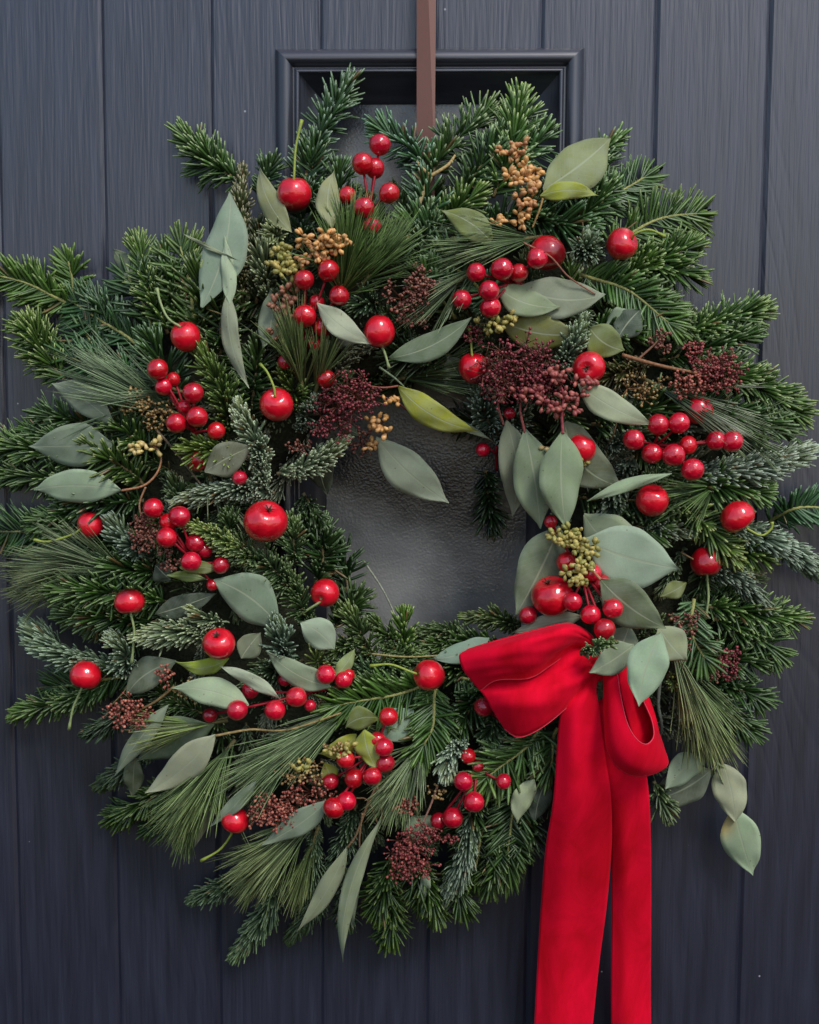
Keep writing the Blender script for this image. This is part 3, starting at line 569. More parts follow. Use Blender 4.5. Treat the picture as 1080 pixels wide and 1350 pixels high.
for a in [
 (155, 735, 78, 752, 330, .060, 12, 4, (.75, .78, .72), 0.0), (140, 770, 70, 775, 220, .050, 11, 2, (.85, .85, .62), 0.04), (175, 760, 120, 735, 120, .055, 14, 8, (.7, .78, .75), 0.0),
 (250, 555, 185, 520, 150, .075, 13, 11, (.75, .95, 1.0), 0.0), (250, 520, 205, 505, 60, .06, 12, 10, (.75, .95, 1.0), 0.0),
 (446, 400, 462, 340, 420, .050, 26, 14, (.55, .95, .35), 0.0), (470, 385, 500, 345, 180, .045, 18, 14, (.65, 1.0, .5), 0.0), (400, 520, 395, 480, 150, .052, 14, 18, (.75, .85, .5), 0.0), (415, 520, 425, 490, 70, .045, 12, 18, (.8, .85, .55), 0.0),
 (715, 312, 660, 318, 200, .055, 13, 13, (.7, .9, .65), 0.0), (640, 345, 600, 375, 80, .05, 13, 14, (.75, .85, .75), 0.0), (520, 500, 570, 495, 170, .055, 12, 2, (.45, .6, .45), 0.0), (850, 500, 900, 525, 160, .07, 10, 6, (.6, .75, .65), 0.05),
 (310, 975, 268, 1030, 330, .060, 15, 13, (.95, 1.15, .65), 0.02), (300, 950, 262, 955, 70, .06, 10, 12, (1.1, 1.1, .45), 0.0), (265, 1040, 245, 1085, 160, .04, 14, 8, (.95, 1.15, .65), 0.05), (475, 925, 385, 985, 420, .062, 10, 15, (.9, 1.1, .95), 0.02), (430, 1065, 370, 1115, 460, .062, 14, 12, (1.0, 1.05, .75), .04), (380, 1105, 345, 1150, 150, .045, 12, 8, (1.1, 1.1, .6), .03), (420, 1090, 400, 1150, 120, .05, 10, 8, (.9, .95, .6), .04),
 (565, 965, 535, 1020, 380, .045, 16, 13, (.75, .9, .7), 0.0), (540, 990, 520, 1040, 120, .035, 12, 12, (.75, .85, .7), 0.0),
 (890, 855, 925, 935, 330, .060, 12, 9, (1.0, 1.1, .65), .03), (880, 830, 905, 910, 130, .06, 9, 12, (1.05, 1.0, .6), .02), (712, 1060, 700, 1105, 18, .05, 5, -6, (.4, .5, .4), 0.02), (960, 560, 985, 575, 90, .045, 16, 2, (.6, .75, .55), 0.05), (950, 640, 925, 645, 140, .05, 14, 5, (.6, .9, .5), 0.0),
 (270, 610, 285, 650, 40, .05, 16, 4, (.8, .85, .7), 0.0), (460, 950, 500, 960, 30, .03, 14, 8, (.8, .9, .7), 0.0)]:
    pine(*a[:4], n=a[4], L=a[5], spread=a[6], lv=a[7], tint=a[8], droop=a[9])

# ------------------------------------------------------------------ eucalyptus leaves
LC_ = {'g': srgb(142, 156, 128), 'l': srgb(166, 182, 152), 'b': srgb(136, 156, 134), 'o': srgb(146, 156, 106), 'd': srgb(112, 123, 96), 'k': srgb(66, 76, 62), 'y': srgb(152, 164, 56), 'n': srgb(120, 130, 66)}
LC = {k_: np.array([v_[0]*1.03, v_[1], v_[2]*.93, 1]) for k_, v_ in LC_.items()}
def leaf(x0, y0, x1, y1, wpx, c='g', lv=18, curve=0, fold=.18, arch=.05, twist=0.0, dep=None, dept=None, blunt=0.0, pet=0, ins=1.0, patch=None):
    """x0,y0 stalk end, x1,y1 tip; wpx apparent width; curve = sideways bow; arch = bulge towards the viewer / length"""
    d0 = H(x0, y0)+lv*.001 if dep is None else dep
    d1 = H(x1, y1)+lv*.001 if dept is None else dept
    d1 = max(d1, .006) if dept is not None else max(d1, d0-.022, .010)
    A, Bp = W(x0, y0, d0), W(x1, y1, d1); ax = Bp-A; Ln = np.linalg.norm(ax); T = ax/Ln
    Nn = nrm(np.array([0, -1., 0])-T*(-T[1])); Sd = np.cross(T, Nn)
    wm = wpx*S*(1-((d0+d1)/2)/DIST)
    nu, nv = 19, 9; u = np.linspace(0, 1, nu); v = np.linspace(-1, 1, nv)
    pk = random.uniform(.33, .50); q = np.where(u < pk, u/pk*.5, .5+(u-pk)/(1-pk)*.5)
    prof = np.sin(np.pi*q)**(.78 if blunt > .3 else random.uniform(.86, 1.02)); prof = prof*(1-(1-blunt)*np.clip((u-.75)/.25, 0, 1)**2*.45)
    prof[0] = .05; prof[-1] = .02
    wob = random.uniform(.03, .09)*np.sin(u*random.uniform(4, 8)+random.uniform(0, 6))+.015*np.sin(u*21+random.uniform(0, 6)); curve += random.uniform(-2.5, 2.5); sgn = random.choice((-1, 1)); roll = random.uniform(-.16, .16)
    U, Vv = np.meshgrid(u, v, indexing='ij')
    half = (prof*(wm/2))[:, None]*(1+wob[:, None]*Vv)
    P = A+T*(U*Ln)[..., None]+Sd*((half*Vv)*math.cos(twist)+4*curve*S*U*(1-U))[..., None]
    asym = half*Vv*math.sin(twist)
    ripple = .0013*np.sin(U*random.uniform(9, 15)+Vv*2+random.uniform(0, 6))*np.abs(Vv)
    hgt = arch*Ln*4*U*(1-U) - fold*np.abs(half*Vv)*(1 if fold > 0 else 1) + asym + ripple + roll*half*Vv*np.sin(U*3)*2 + random.uniform(-.03, .05)*Ln*np.clip(U-.6, 0, 1)**2*5 - np.where(np.abs(Vv) < .05, .00025, 0)
    P = P+Nn*hgt[..., None]
    Vt = P.reshape(-1, 3); Vt[:, 1] = np.minimum(Vt[:, 1], -.002)
    Nd = Nn*-.00035; V2 = np.concatenate([Vt, Vt+Nd]); n0 = len(Vt)
    Q = []
    for i in range(nu-1):
        for j in range(nv-1):
            a = i*nv+j; Q.append((a, a+nv, a+nv+1, a+1)); Q.append((n0+a, n0+a+1, n0+a+nv+1, n0+a+nv))
    for i in range(nu-1):
        for j in (0, nv-1):
            a = i*nv+j; Q.append((a, a+nv, n0+a+nv, n0+a) if j else (a, n0+a, n0+a+nv, a+nv))
    lvv = np.stack([U, Vv, U*0], -1).reshape(-1, 3); lvv = np.concatenate([lvv, lvv])
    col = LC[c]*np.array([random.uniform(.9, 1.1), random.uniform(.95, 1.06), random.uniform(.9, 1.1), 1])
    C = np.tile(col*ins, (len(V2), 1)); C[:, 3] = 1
    if patch is not None:
        k_ = np.clip(1.6-np.hypot((lvv[:, 0]-patch[0])/.22, (lvv[:, 1]-patch[1])/.6), 0, 1)[:, None]; C = C*(1-k_)+srgb(190, 170, 105)[None]*k_
    o = wpart('eucalyptus_leaf', quads_mesh('eucalyptus_leaf', V2, np.array(Q), C, lvv, mats=(M_leaf,)))
    if pet:
        mb = MB(); e = A-T*pet*S+np.array([0, .006, 0]); mid = (A+e)/2+np.array([0, .001, 0])
        mb.tube(spline([A+T*Ln*.04-Nn*.0004, mid, e], 6), np.linspace(.0005, .0008, 6), 5, srgb(165, 140, 105)); link('petiole', mb.mesh('petiole', M_stem), o)
    return o
for a in [
 (384, 306, 343, 220, 31, 'o', 22, -6), (438, 302, 441, 225, 31, 'o', 24, -4, .1), (266, 405, 303, 252, 60, 'b', 22, 12, .1), (303, 402, 296, 310, 20, 'l', 24, 0, .5), (301, 385, 329, 512, 25, 'g', 24, 8, .3),
 (347, 458, 356, 382, 38, 'g', 13, 6, .2), (716, 250, 805, 182, 62, 'o', 20, 4, .08), (712, 258, 790, 258, 24, 'y', 42, -4, .2), (650, 322, 583, 278, 38, 'n', 24, 4, .1), (685, 378, 798, 388, 54, 'g', 16, 10, .1), (655, 378, 739, 405, 40, 'g', 19, 9, .15),
 (655, 420, 765, 440, 48, 'n', 13, 10, .1), (513, 472, 622, 418, 36, 'd', 24, 8, .1), (418, 399, 491, 454, 32, 'l', 28, 5, .1), (525, 509, 630, 568, 36, 'y', 26, 8, .25), (545, 548, 650, 582, 15, 'g', 18, -7, .6),
 (496, 577, 591, 662, 54, 'l', 20, 6, .06), (668, 555, 675, 680, 44, 'g', 26, -8, .15), (692, 565, 712, 696, 58, 'g', 30, -4, .12), (742, 568, 747, 698, 58, 'g', 36, 4, .14), (762, 506, 861, 560, 38, 'l', 28, 6, .1),
 (745, 556, 822, 642, 66, 'd', 15, 18, .15), (774, 661, 886, 624, 17, 'l', 34, -3, .5), (768, 712, 896, 750, 84, 'l', 26, 4, .06), (770, 678, 868, 735, 70, 'g', 18, 14, .1), (738, 694, 680, 810, 66, 'd', 22, -2, .08),
 (792, 764, 878, 828, 60, 'd', 36, 6, .08), (868, 826, 905, 872, 50, 'g', 24, 0, .1), (830, 825, 800, 890, 50, 'd', 22, 0, .1),
 (770, 812, 675, 834, 26, 'g', 22, 4, .3), (645, 842, 568, 868, 30, 'b', 16, -6, .3), (458, 1116, 392, 1226, 27, 'g', 16, -6, .2), (504, 1078, 452, 1270, 23, 'g', 18, 14, .4), (478, 1148, 466, 1225, 13, 'd', 12, 4, .3),
 (432, 1056, 346, 1112, 34, 'g', 28, -4, .12), (338, 1030, 276, 1090, 20, 'g', 28, -3, .2), (284, 969, 193, 1043, 44, 'l', 30, -4, .08), (222, 930, 152, 1022, 27, 'g', 20, 5, .2), (282, 955, 182, 1002, 54, 'd', 14, 6, .1), (178, 1000, 176, 1050, 26, 'd', 10, 2, .1),
 (328, 930, 227, 907, 38, 'l', 24, 6, .1), (370, 922, 290, 878, 20, 'l', 28, 5, .3), (436, 906, 351, 857, 36, 'g', 26, -7, .15), (368, 826, 282, 764, 64, 'b', 18, 8, .1), (318, 868, 344, 834, 34, 'd', 20, 0, .1), (302, 868, 230, 872, 24, 'y', 16, -8, .3),
 (232, 872, 166, 918, 42, 'd', 14, 6, .1), (441, 856, 396, 820, 44, 'l', 24, 6, .2, .1), (442, 892, 468, 855, 20, 'o', 26, 2, .3), (456, 958, 502, 948, 34, 'n', 28, -6, .1, .1), (470, 968, 420, 994, 30, 'y', 20, -7, .2), (480, 962, 497, 1014, 36, 'y', 26, 4, .2), (428, 1005, 444, 1036, 24, 'y', 16, 0, .2),
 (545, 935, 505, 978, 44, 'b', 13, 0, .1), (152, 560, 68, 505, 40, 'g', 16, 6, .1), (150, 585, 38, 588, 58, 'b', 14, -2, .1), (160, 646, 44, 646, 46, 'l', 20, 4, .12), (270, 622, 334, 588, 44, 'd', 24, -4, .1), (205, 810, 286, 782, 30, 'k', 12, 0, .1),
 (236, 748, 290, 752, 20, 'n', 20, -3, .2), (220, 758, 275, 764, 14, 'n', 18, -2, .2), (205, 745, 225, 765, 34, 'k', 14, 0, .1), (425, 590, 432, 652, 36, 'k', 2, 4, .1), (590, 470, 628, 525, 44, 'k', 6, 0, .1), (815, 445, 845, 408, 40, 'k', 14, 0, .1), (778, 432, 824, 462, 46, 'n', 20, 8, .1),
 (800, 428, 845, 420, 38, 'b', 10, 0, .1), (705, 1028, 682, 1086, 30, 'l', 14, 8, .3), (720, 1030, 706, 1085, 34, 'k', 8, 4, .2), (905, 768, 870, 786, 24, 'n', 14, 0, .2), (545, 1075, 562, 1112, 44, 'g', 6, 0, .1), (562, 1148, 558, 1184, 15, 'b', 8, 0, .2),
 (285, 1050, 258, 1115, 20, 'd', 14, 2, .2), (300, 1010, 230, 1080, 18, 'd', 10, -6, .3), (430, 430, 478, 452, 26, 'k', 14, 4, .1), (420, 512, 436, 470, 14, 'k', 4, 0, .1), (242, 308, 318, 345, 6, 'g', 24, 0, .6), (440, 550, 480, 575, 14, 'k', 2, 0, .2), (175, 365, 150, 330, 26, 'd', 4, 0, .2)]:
    leaf(*a)
# the leaves that lie over the bow and those hanging free at the right
leaf(872, 834, 842, 931, 54, 'l', curve=5, dep=.128, dept=.132, fold=.06)
leaf(836, 850, 778, 887, 44, 'g', curve=0, dep=.104, dept=.122, fold=.1)
leaf(926, 1000, 877, 1040, 42, 'l', curve=4, dep=.052, dept=.056, blunt=.6, pet=6)
leaf(938, 1015, 856, 1056, 52, 'd', curve=-4, dep=.040, dept=.040, blunt=.6)
leaf(954, 1008, 970, 1084, 46, 'l', curve=-4, dep=.034, dept=.030, blunt=.5, pet=8)
leaf(967, 1064, 993, 1154, 52, 'l', curve=3, dep=.027, dept=.022, fold=.12, patch=(.12, .8))

# bare eucalyptus stems and twigs
def twig(pts, r0=.0011, r1=.0007, col=srgb(150, 110, 80), name='eucalyptus_twig'):
    P = spline([W(x, y, max(.004, H(x, y)+l*.001) if l < 200 else l/1000-.2) for x, y, l in pts], 8*len(pts))
    mb = MB(); mb.tube(P, np.linspace(r0, r1, len(P)), 6, col); return wpart(name, mb.mesh(name, M_twig))
for pts, r0, col in [
 ([(160, 647, 20), (190, 640, 20), (208, 622, 18), (212, 600, 16), (200, 585, 18)], .0009, srgb(175, 125, 90)), ([(192, 642, 19), (184, 665, 18), (188, 690, 18)], .0008, srgb(160, 120, 90)),
 ([(284, 970, 30), (330, 962, 26), (380, 962, 24), (450, 940, 22)], .0010, srgb(150, 130, 85)), ([(500, 1030, 20), (485, 1060, 20), (470, 1100, 18), (458, 1118, 16)], .0011, srgb(140, 110, 80)), ([(496, 1030, 20), (502, 1060, 20), (504, 1080, 18)], .0008, srgb(140, 110, 80)),
 ([(478, 1072, 20), (474, 1110, 18), (478, 1150, 13)], .0008, srgb(135, 105, 75)), ([(470, 1052, 22), (485, 1056, 20), (500, 1090, 16)], .0007, srgb(135, 105, 75)),
 ([(742, 572, 36), (741, 545, 34), (743, 520, 28), (735, 500, 22)], .0012, srgb(160, 75, 80)), ([(692, 570, 30), (686, 540, 28), (690, 515, 24)], .0011, srgb(155, 85, 80)), ([(664, 560, 26), (657, 535, 26), (662, 515, 24)], .0010, srgb(150, 90, 80)),
 ([(545, 548, 18), (525, 532, 20), (500, 522, 22), (470, 520, 20)], .0008, srgb(140, 80, 75)), ([(525, 509, 26), (505, 511, 25), (480, 508, 22)], .0008, srgb(150, 90, 75)), ([(500, 484, 20), (520, 498, 22), (533, 510, 24)], .0009, srgb(120, 135, 105)),
 ([(820, 468, 14), (870, 482, 18), (920, 492, 22)], .0016, srgb(140, 100, 70)), ([(840, 475, 14), (862, 455, 16), (875, 440, 18)], .0009, srgb(130, 95, 75)), ([(792, 764, 36), (775, 745, 36), (765, 735, 34)], .0011, srgb(175, 120, 85)), ([(718, 252, 20), (712, 275, 20), (702, 300, 18)], .0009, srgb(160, 130, 80)),
 ([(690, 320, 28), (725, 338, 26), (750, 365, 22), (785, 388, 18)], .0008, srgb(150, 100, 80)), ([(870, 900, 6), (868, 930, 4), (872, 960, 0), (862, 1002, 222)], .0016, srgb(105, 110, 100)), ([(918, 955, 240), (932, 985, 242), (944, 1004, 238), (955, 1012, 234)], .0011, srgb(140, 150, 110)), ([(936, 990, 241), (948, 1020, 236), (960, 1048, 230), (968, 1068, 228)], .0009, srgb(150, 160, 125)), ([(922, 962, 240), (925, 985, 250), (926, 1002, 253)], .0009, srgb(150, 160, 125)), ([(940, 1000, 239), (942, 1008, 240), (938, 1016, 240)], .0008, srgb(140, 130, 110)),
 ([(230, 905, 14), (205, 925, 18), (180, 938, 20)], .0012, srgb(120, 100, 65)), ([(205, 565, 16), (235, 600, 14), (266, 640, 12)], .0010, srgb(120, 105, 85)), ([(480, 740, -40), (505, 778, -40), (522, 815, -38), (530, 850, 0)], .0008, srgb(160, 165, 145)), 
 ([(577, 1036, 16), (566, 1066, 18), (550, 1100, 20)], .0009, srgb(150, 110, 95)), ([(490, 862, 12), (540, 866, 16), (610, 862, 12)], .0008, srgb(150, 140, 90)), ([(568, 232, 5), (555, 262, 7), (545, 292, 6), (535, 320, 2)], .0019, srgb(165, 150, 105)), ([(568, 232, 6), (590, 218, 7), (600, 205, 5)], .0014, srgb(175, 150, 100)), ([(568, 232, 6), (555, 220, 6), (550, 212, 4)], .0013, srgb(175, 150, 100)),
 ([(660, 1250, 0), (640, 1180, 0)], .0004, srgb(60, 66, 55))][:-1]:
    twig(pts, r0, r0*.7, col)

# ------------------------------------------------------------------ bud heads
def ico(r, stretch=1.0):
    t_ = (1+5**.5)/2
    V = nrm(np.array([(-1, t_, 0), (1, t_, 0), (-1, -t_, 0), (1, -t_, 0), (0, -1, t_), (0, 1, t_), (0, -1, -t_), (0, 1, -t_), (t_, 0, -1), (t_, 0, 1), (-t_, 0, -1), (-t_, 0, 1)]))
    Fc = [(0, 11, 5), (0, 5, 1), (0, 1, 7), (0, 7, 10), (0, 10, 11), (1, 5, 9), (5, 11, 4), (11, 10, 2), (10, 7, 6), (7, 1, 8), (3, 9, 4), (3, 4, 2), (3, 2, 6), (3, 6, 8), (3, 8, 9), (4, 9, 5), (2, 4, 11), (6, 2, 10), (8, 6, 7), (9, 8, 1)]
    return V, np.array(Fc)
IV, IF = ico(1)
BC = {'crimson': (srgb(88, 26, 38), srgb(158, 74, 78)), 'red': (srgb(104, 34, 40), srgb(172, 92, 84)), 'brown': (srgb(105, 55, 50), srgb(150, 100, 82)), 'ochre': (srgb(140, 108, 66), srgb(172, 148, 96)), 'rust': (srgb(122, 52, 48), srgb(188, 118, 96)),
      'gold': (srgb(205, 155, 90), srgb(222, 170, 112)), 'peach': (srgb(200, 135, 95), srgb(205, 160, 100)), 'green': (srgb(150, 150, 80), srgb(185, 165, 95)), 'pink': (srgb(140, 66, 66), srgb(178, 104, 90)), 'pale': (srgb(205, 185, 110), srgb(215, 190, 130)), 'bark': (srgb(140, 95, 75), srgb(160, 110, 85))}
def bud_head(x, y, rx, ry, c, lv=20, n=150, br=.00112, name='skimmia_head', stretch=1.0, root=None, squash=.5):
    """branching flower head: thin stalks fan out from a hidden root, each ends in small buds"""
    c0, c1 = BC[c]; mb = MB(); d = H(x, y)+lv*.001; R_ = np.array(W(x, y, d))
    rt = W(x+(root[0] if root else 0), y+(root[1] if root else 0), max(.01, d-.020)); stalk = (c0*.45+srgb(150, 105, 80)*.45)
    Vs, Fs, Cs = [], [], []; off = 0
    n = int(n*.8) if name == 'skimmia_head' else n; nb = max(6, n//9); hubs = []
    for i in range(nb):
        r_ = math.sqrt((i+.5)/nb)*.86; a = i*2.39996+random.uniform(-.3, .3)
        p_ = W(x+rx*r_*math.cos(a), y+ry*r_*math.sin(a), d+.010*squash*math.sqrt(1-r_*r_*.9)-.004); hubs.append(p_)
        mid = rt*.5+p_*.5+np.array([0, .001, 0]); mb.tube(spline([rt, mid, p_], 5), np.linspace(.0007, .00045, 5), 4, stalk)
    for i in range(n):
        h = hubs[i % nb]; g = rng.normal(0, 1, 3); g[1] = -abs(g[1])*.9; g = nrm(g)
        spread = (rx+ry)*.5*S*.36; q_ = h+g*spread*rng.uniform(.55, 1.15); dirv = nrm(q_-h)
        mb.tube(np.array([h, (h+q_)/2, q_]), .0003, 3, stalk)
        s1 = br*rng.uniform(.75, 1.2); A = nrm(np.cross(dirv, [0.3, .2, 1])); B_ = np.cross(dirv, A)
        tt = IV[:, 1]; taper = 1-.28*(tt < -.2)*(stretch > 1.2)
        V = q_+s1*(A*(IV[:, :1]*taper[:, None])+B_*(IV[:, 2:3]*taper[:, None])+dirv*IV[:, 1:2]*stretch)
        k_ = rng.random(); mb.add(V, [tuple(f) for f in IF], (c0*(1-k_)+c1*k_)*rng.uniform(.7, 1.25))
    return wpart(name, mb.mesh(name, M_bud))
for a in [(685, 488, 62, 42, 'crimson', 26, 420), (715, 505, 30, 30, 'crimson', 28, 120), (650, 500, 28, 26, 'crimson', 24, 90), (625, 440, 20, 14, 'crimson', 16, 50), (462, 520, 42, 32, 'crimson', 24, 260), (440, 550, 35, 34, 'crimson', 20, 170), (475, 585, 18, 20, 'brown', 14, 60), (556, 378, 22, 26, 'brown', 22, 180), (530, 395, 28, 26, 'brown', 18, 110), (548, 420, 22, 16, 'brown', 14, 60),
          (945, 490, 36, 28, 'red', 22, 300), (915, 462, 16, 16, 'red', 18, 80), (905, 508, 30, 16, 'rust', 20, 110), (870, 450, 14, 20, 'brown', 16, 60), (850, 512, 36, 20, 'ochre', 8, 90), (178, 528, 18, 20, 'ochre', 20, 120), (208, 545, 30, 22, 'ochre', 17, 110), (190, 700, 20, 28, 'brown', 22, 170), (218, 722, 16, 14, 'brown', 20, 50), (225, 745, 14, 12, 'brown', 18, 40),
          (172, 940, 32, 24, 'rust', 24, 210), (218, 890, 12, 20, 'rust', 18, 40), (250, 910, 20, 18, 'ochre', 18, 50), (365, 1068, 40, 24, 'rust', 24, 260), (410, 1045, 38, 22, 'rust', 20, 120), (395, 1015, 38, 18, 'ochre', 20, 110), (540, 1130, 34, 34, 'red', 24, 270), (560, 1098, 30, 14, 'red', 22, 90), (590, 1105, 14, 10, 'red', 20, 30), (535, 1062, 16, 14, 'rust', 20, 60), (960, 872, 18, 24, 'crimson', 8, 140), (935, 885, 24, 16, 'brown', 6, 80), (895, 840, 28, 18, 'brown', 14, 60), (590, 1010, 10, 12, 'ochre', 16, 20), (575, 1045, 14, 14, 'ochre', 16, 30), (905, 815, 24, 10, 'brown', 12, 50), (445, 985, 20, 10, 'ochre', 26, 40), (395, 590, 20, 12, 'brown', 12, 30)]:
    bud_head(*a)
for a in [(676, 198, 20, 18, 'peach', 24, 34), (688, 232, 22, 24, 'gold', 26, 52), (696, 262, 18, 22, 'peach', 24, 36), (680, 290, 20, 12, 'gold', 18, 24), (655, 292, 10, 8, 'gold', 16, 10), (428, 318, 40, 18, 'gold', 30, 76), (415, 340, 24, 18, 'peach', 26, 30), (376, 352, 22, 18, 'green', 24, 44), (372, 330, 16, 12, 'green', 24, 20), (376, 405, 18, 34, 'bark', 18, 50), (370, 440, 14, 16, 'bark', 14, 20),
          (748, 708, 24, 16, 'green', 34, 60), (770, 722, 18, 14, 'green', 34, 34), (760, 755, 18, 20, 'green', 38, 46), (735, 540, 10, 10, 'pink', 30, 10), (500, 562, 20, 18, 'gold', 26, 22), (490, 588, 12, 10, 'gold', 26, 9), (518, 528, 14, 8, 'gold', 26, 8), (182, 590, 14, 10, 'pale', 22, 12), (205, 588, 8, 14, 'pale', 20, 6), (742, 532, 34, 16, 'pink', 36, 40), (735, 495, 18, 12, 'pink', 32, 18), (772, 505, 18, 8, 'pink', 32, 14), (660, 518, 14, 8, 'bark', 28, 10), (700, 518, 26, 14, 'pink', 32, 20),
          (650, 428, 28, 8, 'green', 22, 22), (672, 420, 12, 10, 'green', 22, 10), (450, 990, 24, 10, 'green', 30, 16), (775, 735, 14, 10, 'green', 34, 10), (772, 602, 10, 18, 'green', 22, 12), (730, 590, 16, 12, 'pale', 24, 10), (395, 1010, 16, 10, 'green', 24, 12)]:
    bud_head(a[0], a[1], a[2], a[3], a[4], a[5], int(a[6]*.85)+2, .0019, 'seed_cluster', 1.75)

# ------------------------------------------------------------------ red fruit
def lathe_fruit(name, ctr, r, axis, mat_, col, squash=1.0, dimple=.22, dark=0.0, nu=28, nv=18):
    th = np.linspace(0, np.pi, nv); V = []; C = []
    ax = nrm(axis); A = nrm(np.cross(ax, [.21, -.3, .9])); B_ = np.cross(ax, A)
    for t_ in th:
        rr = math.sin(t_)*(1+.03*math.sin(2*t_)); z = math.cos(t_)*squash
        z -= dimple*math.exp(-(t_/.33)**2); z += .05*math.exp(-((math.pi-t_)/.25)**2)*(dimple > 0)
        for k_ in range(nu):
            a = 2*math.pi*k_/nu; lump = 1+.025*math.sin(2*a+1)+.015*math.sin(3*a)
            V.append(ctr+r*(A*math.cos(a)*rr*lump+B_*math.sin(a)*rr*lump+ax*z))
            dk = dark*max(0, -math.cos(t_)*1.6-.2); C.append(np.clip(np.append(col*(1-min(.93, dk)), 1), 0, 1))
    Q = [(i*nu+j, i*nu+(j+1) % nu, (i+1)*nu+(j+1) % nu, (i+1)*nu+j) for i in range(nv-1) for j in range(nu)]
    return quads_mesh(name, np.array(V), np.array(Q), np.array(C), mats=(mat_,)), ax
def cherry(x, y, r, ax, label, stem=None, lv=24, squash=1.03, dark=0.0, col=(1, 1, 1), cat='cherry', name='cherry', dimple=.25, calyx=False, dep=None):
    lv -= 4
    """ax = direction of the stalk end as (right, up, towards viewer)"""
    d = (H(x, y)+lv*.001) if dep is None else dep; c = np.array(W(x, y, d)); rr = r*S*(1-d/DIST)
    axis = np.array([ax[0], -ax[2], ax[1]], dtype=float)
    g = 'red artificial cherries wired into the wreath' if cat == 'cherry' else 'large red artificial apples in the wreath'
    t_ = thing(name, label, cat, tuple(c), g)
    me, ax_ = lathe_fruit('fruit', np.zeros(3), rr, axis, M_fruit, np.array(col, dtype=float), squash, dimple, dark)
    link('fruit', me, t_)
    root = ax_*rr*(squash-dimple*.95)
    if stem:
        pts = [root]+[np.array(W(sx, sy, d+sd*.001))-c for sx, sy, sd in stem]
        P = spline(pts, 14); rad = np.linspace(.00085, .0009, 14); rad[-1] = .0014; rad[-2] = .0012
        mb = MB(); mb.tube(P, rad, 7, srgb(150, 165, 70) if calyx is False else srgb(150, 165, 110)); link('stem', mb.mesh('stem', M_stem), t_)
    elif calyx:
        mb = MB()
        for k_ in range(5):
            a = k_*1.257+.4; A = nrm(np.cross(ax_, [.21, -.3, .9])); B_ = np.cross(ax_, A); dv = A*math.cos(a)+B_*math.sin(a)
            mb.tube(np.array([root, root+ax_*rr*.14+dv*rr*.10, root+ax_*rr*.22+dv*rr*.24]), [.0008, .0006, .0003], 4, srgb(80, 45, 30))
        link('calyx', mb.mesh('calyx', M_stem), t_)
